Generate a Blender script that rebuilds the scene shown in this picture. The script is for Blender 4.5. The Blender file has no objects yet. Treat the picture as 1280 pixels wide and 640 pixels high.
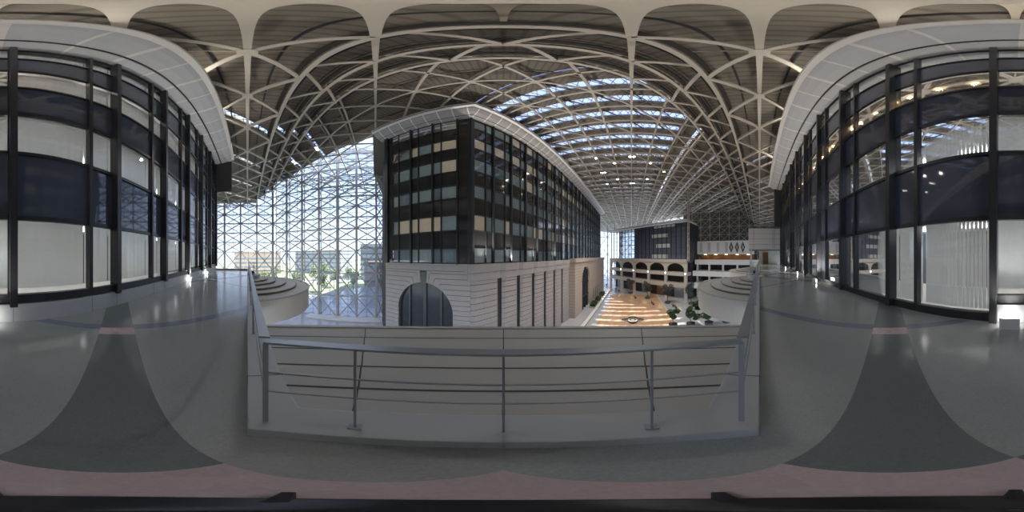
import bpy, math, random
from mathutils import Vector, Matrix
R = math.radians
PI = math.pi
rnd = random.Random(7)
scene = bpy.context.scene
COL = scene.collection
EYE = 1.6                       # camera height above the balcony floor (z = 0)
PLAZA = -13.8
S2 = math.sqrt(0.5)

# ------------------------------------------------------------------ materials
def new_mat(name):
    m = bpy.data.materials.new(name); m.use_nodes = True
    nt = m.node_tree; nt.nodes.clear()
    out = nt.nodes.new('ShaderNodeOutputMaterial')
    return m, nt, out

def N(nt, t, **kw):
    n = nt.nodes.new(t)
    for k, v in kw.items():
        if k in n.inputs: n.inputs[k].default_value = v
        else: setattr(n, k, v)
    return n

def paint(name, col, rough=0.5, var=0.08, scale=3.0, metallic=0.0, bump=0.0, spec=0.5, emit=None, es=0.0):
    m, nt, out = new_mat(name)
    p = N(nt, 'ShaderNodeBsdfPrincipled', Roughness=rough, Metallic=metallic)
    p.inputs['Specular IOR Level'].default_value = spec
    tc = N(nt, 'ShaderNodeTexCoord')
    nz = N(nt, 'ShaderNodeTexNoise', Scale=scale, Detail=6.0)
    nt.links.new(tc.outputs['Object'], nz.inputs['Vector'])
    mp = N(nt, 'ShaderNodeMapRange')
    mp.inputs['To Min'].default_value = 1 - var; mp.inputs['To Max'].default_value = 1 + var
    nt.links.new(nz.outputs['Fac'], mp.inputs['Value'])
    mx = N(nt, 'ShaderNodeMix', data_type='RGBA', blend_type='MULTIPLY')
    mx.inputs[0].default_value = 1
    mx.inputs[6].default_value = (*col, 1)
    nt.links.new(mp.outputs['Result'], mx.inputs[7])
    nt.links.new(mx.outputs[2], p.inputs['Base Color'])
    if bump:
        b = N(nt, 'ShaderNodeBump', Strength=bump, Distance=0.02)
        nt.links.new(nz.outputs['Fac'], b.inputs['Height']); nt.links.new(b.outputs['Normal'], p.inputs['Normal'])
    if emit:
        p.inputs['Emission Color'].default_value = (*emit, 1); p.inputs['Emission Strength'].default_value = es
    nt.links.new(p.outputs[0], out.inputs[0])
    return m

def terrazzo(name, col, chip, rough=0.16, scale=90, spec=0.5):
    m, nt, out = new_mat(name)
    p = N(nt, 'ShaderNodeBsdfPrincipled', Roughness=rough)
    p.inputs['Specular IOR Level'].default_value = spec
    tc = N(nt, 'ShaderNodeTexCoord')
    v = N(nt, 'ShaderNodeTexVoronoi', Scale=scale)
    nt.links.new(tc.outputs['Object'], v.inputs['Vector'])
    r = N(nt, 'ShaderNodeMapRange'); r.inputs['To Min'].default_value = 0; r.inputs['To Max'].default_value = 1
    nt.links.new(v.outputs['Color'], r.inputs['Value'])
    big = N(nt, 'ShaderNodeTexNoise', Scale=0.9, Detail=5.0)
    nt.links.new(tc.outputs['Object'], big.inputs['Vector'])
    mx = N(nt, 'ShaderNodeMix', data_type='RGBA')
    mx.inputs[6].default_value = (*col, 1); mx.inputs[7].default_value = (*chip, 1)
    nt.links.new(r.outputs['Result'], mx.inputs[0])
    mp = N(nt, 'ShaderNodeMapRange'); mp.inputs['To Min'].default_value = 0.88; mp.inputs['To Max'].default_value = 1.12
    nt.links.new(big.outputs['Fac'], mp.inputs['Value'])
    m2 = N(nt, 'ShaderNodeMix', data_type='RGBA', blend_type='MULTIPLY'); m2.inputs[0].default_value = 1
    nt.links.new(mx.outputs[2], m2.inputs[6]); nt.links.new(mp.outputs['Result'], m2.inputs[7])
    nt.links.new(m2.outputs[2], p.inputs['Base Color'])
    rr = N(nt, 'ShaderNodeMapRange'); rr.inputs['To Min'].default_value = rough * 0.7; rr.inputs['To Max'].default_value = rough * 1.5
    nt.links.new(big.outputs['Fac'], rr.inputs['Value']); nt.links.new(rr.outputs['Result'], p.inputs['Roughness'])
    nt.links.new(p.outputs[0], out.inputs[0])
    return m

def ribbed(name, col, col2, per=0.45, ang=0.0, rough=0.7):
    m, nt, out = new_mat(name)
    p = N(nt, 'ShaderNodeBsdfPrincipled', Roughness=rough)
    tc = N(nt, 'ShaderNodeTexCoord')
    mpn = N(nt, 'ShaderNodeMapping'); mpn.inputs['Rotation'].default_value = (0, 0, ang)
    nt.links.new(tc.outputs['Object'], mpn.inputs['Vector'])
    w = N(nt, 'ShaderNodeTexWave', Scale=0.314 / per, Distortion=0.0); w.bands_direction = 'X'
    nt.links.new(mpn.outputs[0], w.inputs['Vector'])
    cr = N(nt, 'ShaderNodeValToRGB')
    cr.color_ramp.elements[0].position = 0.0; cr.color_ramp.elements[0].color = (*col2, 1)
    cr.color_ramp.elements[1].position = 0.35; cr.color_ramp.elements[1].color = (*col, 1)
    nt.links.new(w.outputs['Fac'], cr.inputs[0])
    nz = N(nt, 'ShaderNodeTexNoise', Scale=0.25, Detail=4.0); nt.links.new(tc.outputs['Object'], nz.inputs['Vector'])
    mp = N(nt, 'ShaderNodeMapRange'); mp.inputs['To Min'].default_value = 0.75; mp.inputs['To Max'].default_value = 1.25
    nt.links.new(nz.outputs['Fac'], mp.inputs['Value'])
    m2 = N(nt, 'ShaderNodeMix', data_type='RGBA', blend_type='MULTIPLY'); m2.inputs[0].default_value = 1
    nt.links.new(cr.outputs[0], m2.inputs[6]); nt.links.new(mp.outputs['Result'], m2.inputs[7])
    nt.links.new(m2.outputs[2], p.inputs['Base Color'])
    b = N(nt, 'ShaderNodeBump', Strength=0.3, Distance=0.03)
    nt.links.new(w.outputs['Fac'], b.inputs['Height']); nt.links.new(b.outputs['Normal'], p.inputs['Normal'])
    nt.links.new(p.outputs[0], out.inputs[0])
    return m

def thin_glass(name, tint, refl=0.08, rough=0.015, wob=0.0):
    m, nt, out = new_mat(name)
    t = N(nt, 'ShaderNodeBsdfTransparent', Color=(*tint, 1))
    g = N(nt, 'ShaderNodeBsdfGlossy', Roughness=rough, Color=(0.9, 0.95, 1, 1))
    lw = N(nt, 'ShaderNodeLayerWeight', Blend=0.25)
    mp = N(nt, 'ShaderNodeMapRange'); mp.inputs['To Min'].default_value = refl; mp.inputs['To Max'].default_value = 0.9
    nt.links.new(lw.outputs['Fresnel'], mp.inputs['Value'])
    if wob:
        tc = N(nt, 'ShaderNodeTexCoord')
        nz = N(nt, 'ShaderNodeTexNoise', Scale=0.8, Detail=1.0); nt.links.new(tc.outputs['Object'], nz.inputs['Vector'])
        b = N(nt, 'ShaderNodeBump', Strength=wob, Distance=0.05)
        nt.links.new(nz.outputs['Fac'], b.inputs['Height']); nt.links.new(b.outputs['Normal'], g.inputs['Normal'])
    mx = N(nt, 'ShaderNodeMixShader')
    nt.links.new(mp.outputs['Result'], mx.inputs[0])
    nt.links.new(t.outputs[0], mx.inputs[1]); nt.links.new(g.outputs[0], mx.inputs[2])
    nt.links.new(mx.outputs[0], out.inputs[0])
    return m

def cloth(name, col, trans=0.4, emit=None, es=0.0):
    m, nt, out = new_mat(name)
    d = N(nt, 'ShaderNodeBsdfDiffuse', Color=(*col, 1)); t = N(nt, 'ShaderNodeBsdfTranslucent', Color=(*col, 1))
    mx = N(nt, 'ShaderNodeMixShader'); mx.inputs[0].default_value = trans
    nt.links.new(d.outputs[0], mx.inputs[1]); nt.links.new(t.outputs[0], mx.inputs[2])
    last = mx
    if emit:
        e = N(nt, 'ShaderNodeEmission', Color=(*emit, 1), Strength=es)
        ad = N(nt, 'ShaderNodeAddShader'); nt.links.new(mx.outputs[0], ad.inputs[0]); nt.links.new(e.outputs[0], ad.inputs[1]); last = ad
    nt.links.new(last.outputs[0], out.inputs[0])
    return m

def emis(name, col, s):
    m, nt, out = new_mat(name)
    e = N(nt, 'ShaderNodeEmission', Color=(*col, 1), Strength=s)
    nt.links.new(e.outputs[0], out.inputs[0]); return m

M = dict(
    frame=paint('cream_steel_paint', (0.50, 0.465, 0.40), 0.5, 0.05),
    girder=paint('bronze_girder', (0.30, 0.26, 0.20), 0.6, 0.06),
    frame_cool=paint('wall_steel_paint', (0.40, 0.385, 0.35), 0.5, 0.05),
    deck=ribbed('ribbed_roof_deck', (0.205, 0.182, 0.148), (0.135, 0.12, 0.097), 0.5, 0.0),
    white=paint('white_panel', (0.72, 0.72, 0.71), 0.45, 0.03),
    soffit=paint('soffit_panel', (0.62, 0.64, 0.67), 0.5, 0.04, 1.0),
    soffitB=paint('office_soffit', (0.42, 0.41, 0.40), 0.55, 0.04, 1.0),
    joint=paint('soffit_joint', (0.86, 0.85, 0.82), 0.5, 0.02),
    black=paint('black_metal', (0.036, 0.038, 0.044), 0.33, 0.1),
    spandrel=paint('spandrel_glass', (0.10, 0.115, 0.16), 0.05, 0.05, spec=0.8),
    spandrelB=paint('office_spandrel', (0.038, 0.036, 0.036), 0.07, 0.15, 0.6, spec=0.8),
    archglass=paint('arch_glass', (0.03, 0.034, 0.038), 0.12, 0.3, 1.2, spec=0.35),
    sunblock=cloth('sun_blocking_skylight', (0.17, 0.22, 0.33), 0.85),  # added to keep direct sun off the balcony; tint imitates the sky
    glassA=thin_glass('facade_glass', (0.82, 0.87, 0.90), 0.05, 0.015, 0.03),
    glassB=thin_glass('office_glass', (0.78, 0.84, 0.88), 0.06, 0.02, 0.06),
    glassW=thin_glass('clear_wall_glass', (0.97, 0.98, 1.0), 0.03, 0.02),
    glassT=thin_glass('tinted_wall_glass', (0.66, 0.70, 0.74), 0.03, 0.02),
    curtain=cloth('pale_curtain', (0.70, 0.72, 0.73), 0.55),
    blind=cloth('office_blind', (0.44, 0.47, 0.45), 0.3, (0.75, 0.85, 0.8), 0.035),  # room light put into all office blinds as a faint glow
    blindlit=cloth('lit_office_blind', (0.48, 0.45, 0.40), 0.3, (1.0, 0.78, 0.52), 0.10),
    blinddim=cloth('dim_office_blind', (0.32, 0.35, 0.35), 0.3, (0.75, 0.85, 0.9), 0.015),
    stone=paint('pale_limestone', (0.34, 0.312, 0.298), 0.75, 0.10, 1.4, bump=0.15),
    stonewarm=paint('warm_limestone', (0.45, 0.37, 0.31), 0.75, 0.10, 1.4, bump=0.15),
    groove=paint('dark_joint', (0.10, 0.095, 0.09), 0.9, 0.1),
    floor=terrazzo('grey_terrazzo', (0.40, 0.435, 0.44), (0.49, 0.515, 0.515), 0.14),
    dark=terrazzo('charcoal_terrazzo', (0.20, 0.235, 0.245), (0.25, 0.28, 0.285), 0.18),
    pink=terrazzo('pink_terrazzo', (0.66, 0.52, 0.55), (0.74, 0.61, 0.63), 0.25),
    blue=terrazzo('slate_terrazzo', (0.25, 0.29, 0.36), (0.31, 0.35, 0.42), 0.14),
    curb=paint('painted_concrete', (0.54, 0.57, 0.59), 0.55, 0.05, 2.0),
    galpaint=paint('gallery_paint', (0.52, 0.48, 0.43), 0.6, 0.05),
    drum=paint('painted_step', (0.49, 0.495, 0.475), 0.6, 0.05, 1.5),
    drumwall=paint('drum_fascia', (0.66, 0.64, 0.58), 0.6, 0.04, 1.0),
    riser=paint('shaded_riser_paint', (0.26, 0.255, 0.24), 0.7, 0.05),  # undercut shade put into the riser paint, darker than the steps
    rail=paint('grey_rail_metal', (0.40, 0.44, 0.48), 0.4, 0.06, 8.0, metallic=0.3),
    plaza=terrazzo('tan_terrazzo', (0.50, 0.31, 0.19), (0.62, 0.42, 0.28), 0.22, 1.2),
    plazaband=terrazzo('cream_terrazzo', (0.58, 0.52, 0.45), (0.68, 0.62, 0.55), 0.22, 8),
    plazagrey=terrazzo('pale_grey_terrazzo', (0.42, 0.42, 0.44), (0.5, 0.5, 0.52), 0.15, 8),
    medal=terrazzo('black_terrazzo', (0.035, 0.035, 0.035), (0.08, 0.08, 0.08), 0.25, 30),
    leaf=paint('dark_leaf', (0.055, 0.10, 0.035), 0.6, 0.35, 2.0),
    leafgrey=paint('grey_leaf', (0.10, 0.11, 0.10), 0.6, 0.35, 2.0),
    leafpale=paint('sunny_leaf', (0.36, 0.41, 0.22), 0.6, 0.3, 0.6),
    bark=paint('bark', (0.11, 0.085, 0.065), 0.9, 0.2, 6.0),
    soil=paint('soil', (0.04, 0.03, 0.022), 0.95, 0.2, 6.0),
    lawn=paint('lawn', (0.42, 0.46, 0.27), 0.9, 0.25, 0.08),
    outwall=paint('outside_concrete', (0.55, 0.52, 0.50), 0.8, 0.06, 0.3),
    outwarm=paint('outside_brick', (0.46, 0.36, 0.30), 0.8, 0.08, 0.3),
    outglass=paint('outside_glass', (0.20, 0.26, 0.32), 0.15, 0.1, 0.5),
    brown=paint('brown_timber', (0.20, 0.11, 0.06), 0.5, 0.15, 2.0),
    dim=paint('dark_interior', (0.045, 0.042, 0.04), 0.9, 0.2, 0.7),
    room=paint('office_interior', (0.10, 0.10, 0.11), 0.9, 0.2, 0.7),
    roomwarm=emis('room_lamp_warm', (1.0, 0.60, 0.28), 60.0), roomcool=emis('room_lamp_cool', (1.0, 0.93, 0.86), 9.0),
    lamp=emis('lamp_white', (1.0, 0.93, 0.82), 14.0),
    lampwarm=emis('lamp_warm', (1.0, 0.72, 0.36), 5.0),
    lampfloor=emis('floor_lamp_glow', (1.0, 0.95, 0.88), 7.0),
)

# ------------------------------------------------------------------ mesh helper
class MB:
    def __init__(s, f=None): s.v = []; s.q = []; s.f = f
    def p(s, *c):
        c = s.f(*c) if s.f else c
        s.v.append(tuple(c)); return len(s.v) - 1
    def face(s, pts):
        s.q.append([s.p(*c) for c in pts])
    def box(s, x0, x1, y0, y1, z0, z1):
        i = [s.p(x, y, z) for z in (z0, z1) for x, y in ((x0, y0), (x1, y0), (x1, y1), (x0, y1))]
        for a in ((3, 2, 1, 0), (4, 5, 6, 7), (0, 1, 5, 4), (1, 2, 6, 5), (2, 3, 7, 6), (3, 0, 4, 7)):
            s.q.append([i[k] for k in a])
        return s
    def prism(s, poly, z0, z1):            # poly in (x, y), extruded in z
        n = len(poly)
        a = [s.p(x, y, z0) for x, y in poly]; b = [s.p(x, y, z1) for x, y in poly]
        s.q.append(a[::-1]); s.q.append(b)
        for k in range(n): s.q.append([a[k], a[(k + 1) % n], b[(k + 1) % n], b[k]])
        return s
    def slab(s, poly, y0, y1):             # poly in (x, z), extruded in y
        n = len(poly)
        a = [s.p(x, y0, z) for x, z in poly]; b = [s.p(x, y1, z) for x, z in poly]
        s.q.append(a); s.q.append(b[::-1])
        for k in range(n): s.q.append([a[(k + 1) % n], a[k], b[k], b[(k + 1) % n]])
        return s
    def beam(s, a, b, w, h=None):
        h = h or w
        a = Vector(a); b = Vector(b); d = (b - a)
        if d.length < 1e-6: return s
        d.normalize()
        up = Vector((0, 0, 1)) if abs(d.z) < 0.95 else Vector((1, 0, 0))
        x = d.cross(up).normalized() * w / 2; y = x.cross(d).normalized() * h / 2
        i = [s.p(*(e + sx * x + sy * y)) for e in (a, b) for sx, sy in ((-1, -1), (1, -1), (1, 1), (-1, 1))]
        for q in ((3, 2, 1, 0), (4, 5, 6, 7), (0, 1, 5, 4), (1, 2, 6, 5), (2, 3, 7, 6), (3, 0, 4, 7)):
            s.q.append([i[k] for k in q])
        return s
    def tube(s, pts, r, n=8, caps=True):
        pts = [Vector(p) for p in pts]
        rs = r if isinstance(r, (list, tuple)) else [r] * len(pts)
        rings = []
        for k, c in enumerate(pts):
            d = (pts[min(k + 1, len(pts) - 1)] - pts[max(k - 1, 0)]).normalized()
            up = Vector((0, 0, 1)) if abs(d.z) < 0.9 else Vector((1, 0, 0))
            x = d.cross(up).normalized(); y = x.cross(d)
            rings.append([s.p(*(c + rs[k] * (math.cos(2 * PI * j / n) * x + math.sin(2 * PI * j / n) * y))) for j in range(n)])
        for a, b in zip(rings, rings[1:]):
            for j in range(n): s.q.append([a[j], a[(j + 1) % n], b[(j + 1) % n], b[j]])
        if caps: s.q.append(rings[0][::-1]); s.q.append(rings[-1])
        return s
    def sweep(s, pts, prof, closed=False): # prof (offset to the right of travel, z) swept along level path pts (x, y, z)
        m = len(pts); rows = []
        for k in range(m):
            a = Vector(pts[max(k - 1, 0)][:2]); b = Vector(pts[min(k + 1, m - 1)][:2])
            d = (b - a).normalized(); nrm = Vector((d.y, -d.x))
            if 0 < k < m - 1:
                d1 = (Vector(pts[k][:2]) - a).normalized(); n1 = Vector((d1.y, -d1.x))
                nrm = nrm / max(0.3, nrm.dot(n1))
            rows.append([s.p(pts[k][0] + nrm.x * o, pts[k][1] + nrm.y * o, pts[k][2] + z) for o, z in prof])
        n = len(prof)
        for a, b in zip(rows, rows[1:]):
            for j in range(n): s.q.append([a[j], a[(j + 1) % n], b[(j + 1) % n], b[j]])
        s.q.append(rows[0][::-1]); s.q.append(rows[-1]); return s
    def lathe(s, prof, cx=0, cy=0, n=24, a0=0, a1=2 * PI):   # prof (r, z)
        full = abs(a1 - a0 - 2 * PI) < 1e-6
        m = n if full else n + 1
        rows = [[s.p(cx + r * math.cos(a0 + (a1 - a0) * k / n), cy + r * math.sin(a0 + (a1 - a0) * k / n), z) for r, z in prof] for k in range(m)]
        for k in range(n):
            a, b = rows[k], rows[(k + 1) % m]
            for j in range(len(prof) - 1): s.q.append([a[j], b[j], b[j + 1], a[j + 1]])
        return s
    def mesh(s, name, mat):
        me = bpy.data.meshes.new(name)
        me.from_pydata(s.v, [], s.q); me.update()
        me.materials.append(mat if not isinstance(mat, str) else M[mat])
        return me
    def build(s, name, mat, parent=None, bevel=0.0, smooth=False):
        return add(name, s.mesh(name, mat), parent, bevel, smooth)

def add(name, me, parent=None, bevel=0.0, smooth=False, loc=None, rz=0.0):
    o = bpy.data.objects.new(name, me); COL.objects.link(o)
    if parent: o.parent = parent
    if loc: o.location = loc
    if rz: o.rotation_euler = (0, 0, rz)
    if bevel:
        b = o.modifiers.new('bevel', 'BEVEL'); b.width = bevel; b.segments = 2; b.limit_method = 'ANGLE'
    if smooth:
        for p in me.polygons: p.use_smooth = True
    return o

def tag(o, label=None, cat=None, group=None, kind=None):
    if label: o['label'] = label
    if cat: o['category'] = cat
    if group: o['group'] = group
    if kind: o['kind'] = kind
    return o

def empty(name, loc=(0, 0, 0), rz=0.0):
    o = bpy.data.objects.new(name, None); COL.objects.link(o)
    o.location = loc; o.rotation_euler = (0, 0, rz); o.empty_display_size = 0.2
    return o

def copy_tree(o, parent=None):
    c = o.copy(); COL.objects.link(c)
    if parent: c.parent = parent
    for ch in [x for x in o.children]: copy_tree(ch, c)
    return c

def clip(poly, a, b, c):                   # keep a*x + b*y <= c
    out = []
    for k in range(len(poly)):
        p, q = poly[k], poly[(k + 1) % len(poly)]
        fp, fq = a * p[0] + b * p[1] - c, a * q[0] + b * q[1] - c
        if fp <= 0: out.append(p)
        if fp * fq < 0:
            t = fp / (fp - fq); out.append((p[0] + t * (q[0] - p[0]), p[1] + t * (q[1] - p[1])))
    return out

def seg_clip(p, d, poly):                  # line p + t d inside a convex ccw polygon -> (t0, t1) or None
    t0, t1 = -1e9, 1e9
    for k in range(len(poly)):
        a, b = poly[k], poly[(k + 1) % len(poly)]
        ex, ey = b[0] - a[0], b[1] - a[1]
        nx, ny = ey, -ex                   # outward for ccw
        num = nx * (a[0] - p[0]) + ny * (a[1] - p[1]); den = nx * d[0] + ny * d[1]
        if abs(den) < 1e-9:
            if num < 0: return None
        elif den > 0: t1 = min(t1, num / den)
        else: t0 = max(t0, num / den)
    return (t0, t1) if t1 - t0 > 0.3 else None

# ------------------------------------------------------------------ camera
cam = bpy.data.cameras.new('camera'); cam.type = 'PANO'
for holder in (cam, getattr(cam, 'cycles', None)):
    try: holder.panorama_type = 'EQUIRECTANGULAR'
    except Exception: pass
cam.clip_start = 0.02; cam.clip_end = 2000
co = bpy.data.objects.new('camera', cam); COL.objects.link(co)
co.location = (0, 0, EYE); co.rotation_euler = (PI / 2, 0, R(-3.0))
scene.camera = co

# ------------------------------------------------------------------ roof: stepped tiers of space frame
SP = 4.8
UL, UR = -47.5, 80.0
tiers = [(-14.0, 2.4, 16.1), (2.4, 4.8, 18.7), (4.8, 7.2, 21.0)]
T3 = 24.0
DK = 1.5                                   # deck above lower chord
roof = tag(empty('ceiling', (0, 0, 16)), 'stepped cream steel space frame roof with dark ribbed decking and skylight strips', 'roof', kind='structure')
roof.location = (0, 0, 0)
deck = MB()
sky_id = [0]
def deck_strips(poly, z, dirn, pitch, gap, open_fn, th=0.25):
    """fill poly with decking; strips run along dirn ('a' = (-1,1), 'b' = (1,1)); gaps where open_fn(k)"""
    nx, ny = (S2, S2) if dirn == 'a' else (S2, -S2)      # strip coordinate
    vals = [nx * x + ny * y for x, y in poly]
    k0, k1 = math.floor(min(vals) / pitch), math.ceil(max(vals) / pitch)
    for k in range(k0, k1 + 1):
        a, b = k * pitch, (k + 1) * pitch
        g = gap if open_fn(k) else 0
        pp = clip(clip(poly, -nx, -ny, -a), nx, ny, b - g)
        if len(pp) >= 3: deck.prism(pp, z, z + th)
        if g:
            pp = clip(clip(poly, -nx, -ny, -(b - g)), nx, ny, b)
            if len(pp) >= 3:
                mb = MB(); mb.face([(x, y, z + 0.1) for x, y in pp]); mb.build('skylight', 'sunblock' if (dirn == 'a' and z > 25 and b < 31) else 'glassW', roof)
                dx, dy = (-S2, S2) if dirn == 'a' else (S2, S2)
                cx, cy = nx * (b - g / 2), ny * (b - g / 2)
                r = seg_clip((cx, cy), (dx, dy), pp if area(pp) > 0 else pp[::-1])
                if r:
                    bars = MB(); t = r[0]
                    while t < r[1]:
                        c = (cx + dx * t, cy + dy * t)
                        bars.beam((c[0] - nx * g / 2, c[1] - ny * g / 2, z + 0.05), (c[0] + nx * g / 2 + dx * 0.6, c[1] + ny * g / 2 + dy * 0.6, z + 0.05), 0.08)
                        bars.beam((c[0] - nx * g / 2 + dx * 0.6, c[1] - ny * g / 2 + dy * 0.6, z - 0.1), (c[0] + nx * g / 2, c[1] + ny * g / 2, z - 0.1), 0.08)
                        t += 1.0
                    bars.build('skylight_bar', 'frame', roof)
def area(p): return sum(p[k][0] * p[(k + 1) % len(p)][1] - p[(k + 1) % len(p)][0] * p[k][1] for k in range(len(p))) / 2

for (v0, v1, z) in tiers:
    deck_strips([(UL, v0), (0, v0), (0, v1), (UL, v1)], z + DK, 'a', SP * S2, 0.55, lambda k: k % 2 == 0 and k < -2)
    deck_strips([(0, v0), (UR, v0), (UR, v1), (0, v1)], z + DK, 'b', SP * S2, 0.55, lambda k: k % 2 == 0 and k > 2)
# main level; opaque part stops short of the glazed west corner
left = [(-47.5, 7.2), (-12, 7.2), (-12, 20.7), (-47.5, 10.6)]
deck_strips(left, T3 + DK, 'a', SP * S2, 0.7, lambda k: k % 2 == 0 and k < -2)
mid = [(-12, 7.2), (6.94, 7.2), (-12, 26.14)]                 # in front of the office block: solid
deck_strips(clip(mid, 0, 0, 1), T3 + DK, 'a', SP * S2, 0.5, lambda k: False)
r0 = 10.0
nave = [(-12, 26.14), (6.94, 7.2), (17.0, 7.2), (95, 85.2), (95, 130), (-12, 130)]
nave = clip(nave, -1, -1, -r0 * 1.41421)
deck_strips(nave, T3 + DK, 'a', SP * S2, 1.15, lambda k: True)
right = [(17.0, 7.2), (UR, 7.2), (95, 85.2)]
deck_strips(right, T3 + DK, 'b', SP * S2, 0.6, lambda k: k % 2 == 0)
# risers between tiers
for (v, za, zb) in ((2.4, 16.1 + DK, 18.7 + DK + 0.25), (4.8, 18.7 + DK, 21 + DK + 0.25), (7.2, 21 + DK, T3 + DK + 0.25)):
    deck.box(UL, UR, v, v + 0.15, za, zb)
deck.box(UL, UR, -14.2, -14.0, 0, 17.8)
deck.build('roof_deck', 'deck', roof)

# chords
def tier_z(v):
    for v0, v1, z in tiers:
        if v < v1 - 1e-6: return z
    return T3
W = 0.23
main_poly = [(-47.5, 7.2), (UR, 7.2), (100, 95), (60, 110), (-20, 110), (-47.5, 40)]
if area(main_poly) < 0: main_poly = main_poly[::-1]
for v in (-9.6, -4.8, 0.0, 2.4):
    MB().beam((UL, v, 16.1), (UR, v, 16.1), W).build('chord', 'frame', roof)
for v, z in ((2.4, 16.1), (4.8, 18.7), (7.2, 21.0)):
    MB().box(UL + 1, UR - 1, v - 0.3, v - 0.02, z + DK - 0.22, z + DK - 0.02).build('gutter', 'dim', roof)
for v, z in ((2.4, 18.7), (4.8, 18.7), (4.8, 21.0), (7.2, 21.0), (7.2, T3)):
    MB().beam((UL, v + (0.02 if z != tier_z(v - 1) else -0.02), z), (UR, v, z), W).build('chord', 'frame', roof)
k = 0
while 12 + 4.8 * k < 95:
    v = 12 + 4.8 * k
    r = seg_clip((0, v), (1, 0), main_poly)
    if r: MB().beam((r[0], v, T3), (r[1], v, T3), W * 0.9).build('chord', 'frame', roof)
    k += 1
tier_polys = [([(UL, v0), (UR, v0), (UR, v1), (UL, v1)], z) for v0, v1, z in tiers] + [(main_poly, T3)]
for sgn in (1, -1):
    for i in range(-40, 45):
        p0 = (SP * i, 0.0); d = (sgn * S2, S2)
        mb = MB()
        for poly, z in tier_polys:
            if poly is tier_polys[0][0]: poly = [(UL, -9.6), (UR, -9.6), (UR, 2.4), (UL, 2.4)]
            r = seg_clip(p0, d, poly)
            if r:
                mb.beam((p0[0] + d[0] * r[0], p0[1] + d[1] * r[0], z), (p0[0] + d[0] * r[1], p0[1] + d[1] * r[1], z), W, W * 1.1)
        if mb.v: mb.build('diagonal_chord', 'frame', roof)
# struts at the steps, webs and upper chords
web = MB()
i = -9
while SP * i < UR - 4:
    for v, za, zb, off in ((2.4, 16.1, 18.7, 2.4), (4.8, 18.7, 21, 0), (7.2, 21, T3, 2.4)):
        web.beam((SP * i + off, v, za), (SP * i + off, v, zb), 0.16)
        web.beam((SP * i + off, v, zb), (SP * i + off, v, zb + DK), 0.12)
    for v, z in ((0, 16.1), (-4.8, 16.1)):
        for dx, dy in ((2.4, 0), (-2.4, 0), (0, 2.3), (0, -2.3)):
            web.beam((SP * i, v, z), (SP * i + dx, v + dy, z + DK), 0.09)
    i += 1
j = 0
while 9.6 + 2.4 * j < 90:
    v = 9.6 + 2.4 * j; off = 0 if j % 2 == 0 else 2.4
    i = -10
    while SP * i + off < 78:
        u = SP * i + off
        if not (u < -13 and v > 19 + (u + 12) * 0.284) and (u > -14 or True):
            if abs(u) < 60 and v < 62 and u > -46 and not (u > 0 and u - v > 11):
                for dx, dy in ((1.7, 1.7), (-1.7, 1.7), (1.7, -1.7), (-1.7, -1.7)):
                    web.beam((u, v, T3), (u + dx, v + dy, T3 + DK), 0.085)
        i += 1
    j += 1
for i in range(-6, 28):                    # upper chords across the nave
    r = i * SP * S2
    if r > 6:
        web.beam((S2 * (r - 15 * 1), S2 * (r + 15), T3 + DK - 0.1), (S2 * (r + 9), S2 * (r - 9), T3 + DK - 0.1), 0.11)
gird_R = [(17.2, 7.3), (UR, 7.3), (95, 84.8)]
for k in range(2, 22):
    p = k * SP * S2 + 0.6
    r = seg_clip((S2 * p, -S2 * p), (S2, S2), gird_R)
    if r:
        f = lambda t: (S2 * p + S2 * t, -S2 * p + S2 * t)
        a, b = f(r[0]), f(r[1])
        MB().beam((*a, T3 + 0.95), (*b, T3 + 0.95), 0.22, 1.1).build('deep_girder', 'girder', roof)
gird_L = [(-47, 7.3), (-12.2, 7.3), (-12.2, 20.5), (-47, 10.7)]
for k in range(1, 18):
    p = -k * SP * S2 - 0.6
    r = seg_clip((S2 * p, S2 * p), (-S2, S2), gird_L)
    if r:
        f = lambda t: (S2 * p - S2 * t, S2 * p + S2 * t)
        MB().beam((*f(r[0]), T3 + 0.95), (*f(r[1]), T3 + 0.95), 0.22, 1.1).build('deep_girder', 'girder', roof)
k = 0
while 8.4 + 2.4 * k < 60:
    v = 8.4 + 2.4 * k
    r = seg_clip((0, v), (1, 0), main_poly)
    if r:
        x0_, x1_ = max(r[0], -46 if v < 10 else (-47.5 if v < 11 else -12 - (20.7 - v) / 0.2845 if v < 20.7 else -12)), min(r[1], v + 11)
        if x1_ > x0_: web.beam((x0_, v, T3 + DK - 0.12), (x1_, v, T3 + DK - 0.12), 0.13, 0.2)
    k += 1
for v, z in ((-3.4, 16.1), (-1.3, 16.1), (1.1, 16.1), (3.3, 18.7), (4.2, 18.7), (5.6, 21.0), (6.6, 21.0), (9.1, T3), (11.0, T3), (13.3, T3), (15.6, T3)):
    MB().tube([(UL + 2, v, z + DK - 0.22), (UR - 4, v, z + DK - 0.22)], 0.06, 6).build('sprinkler_pipe', 'black', roof)
w = web.build('web_bracing', 'girder', roof); w['kind'] = 'stuff'
hub = MB()
for i in range(-9, 16):
    hub.lathe([(0.01, 15.92), (0.34, 15.92), (0.34, 15.97), (0.01, 15.97)], SP * i, 0, 10)
for j in range(0, 14):
    for i in range(-4, 14):
        u = SP * i + 2.4; v = 12 + 4.8 * j
        if v < 62: hub.lathe([(0.01, T3 - 0.17), (0.3, T3 - 0.17), (0.3, T3 - 0.12), (0.01, T3 - 0.12)], u, v, 8)
h = hub.build('node_plate', 'frame', roof); h['kind'] = 'stuff'

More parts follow.
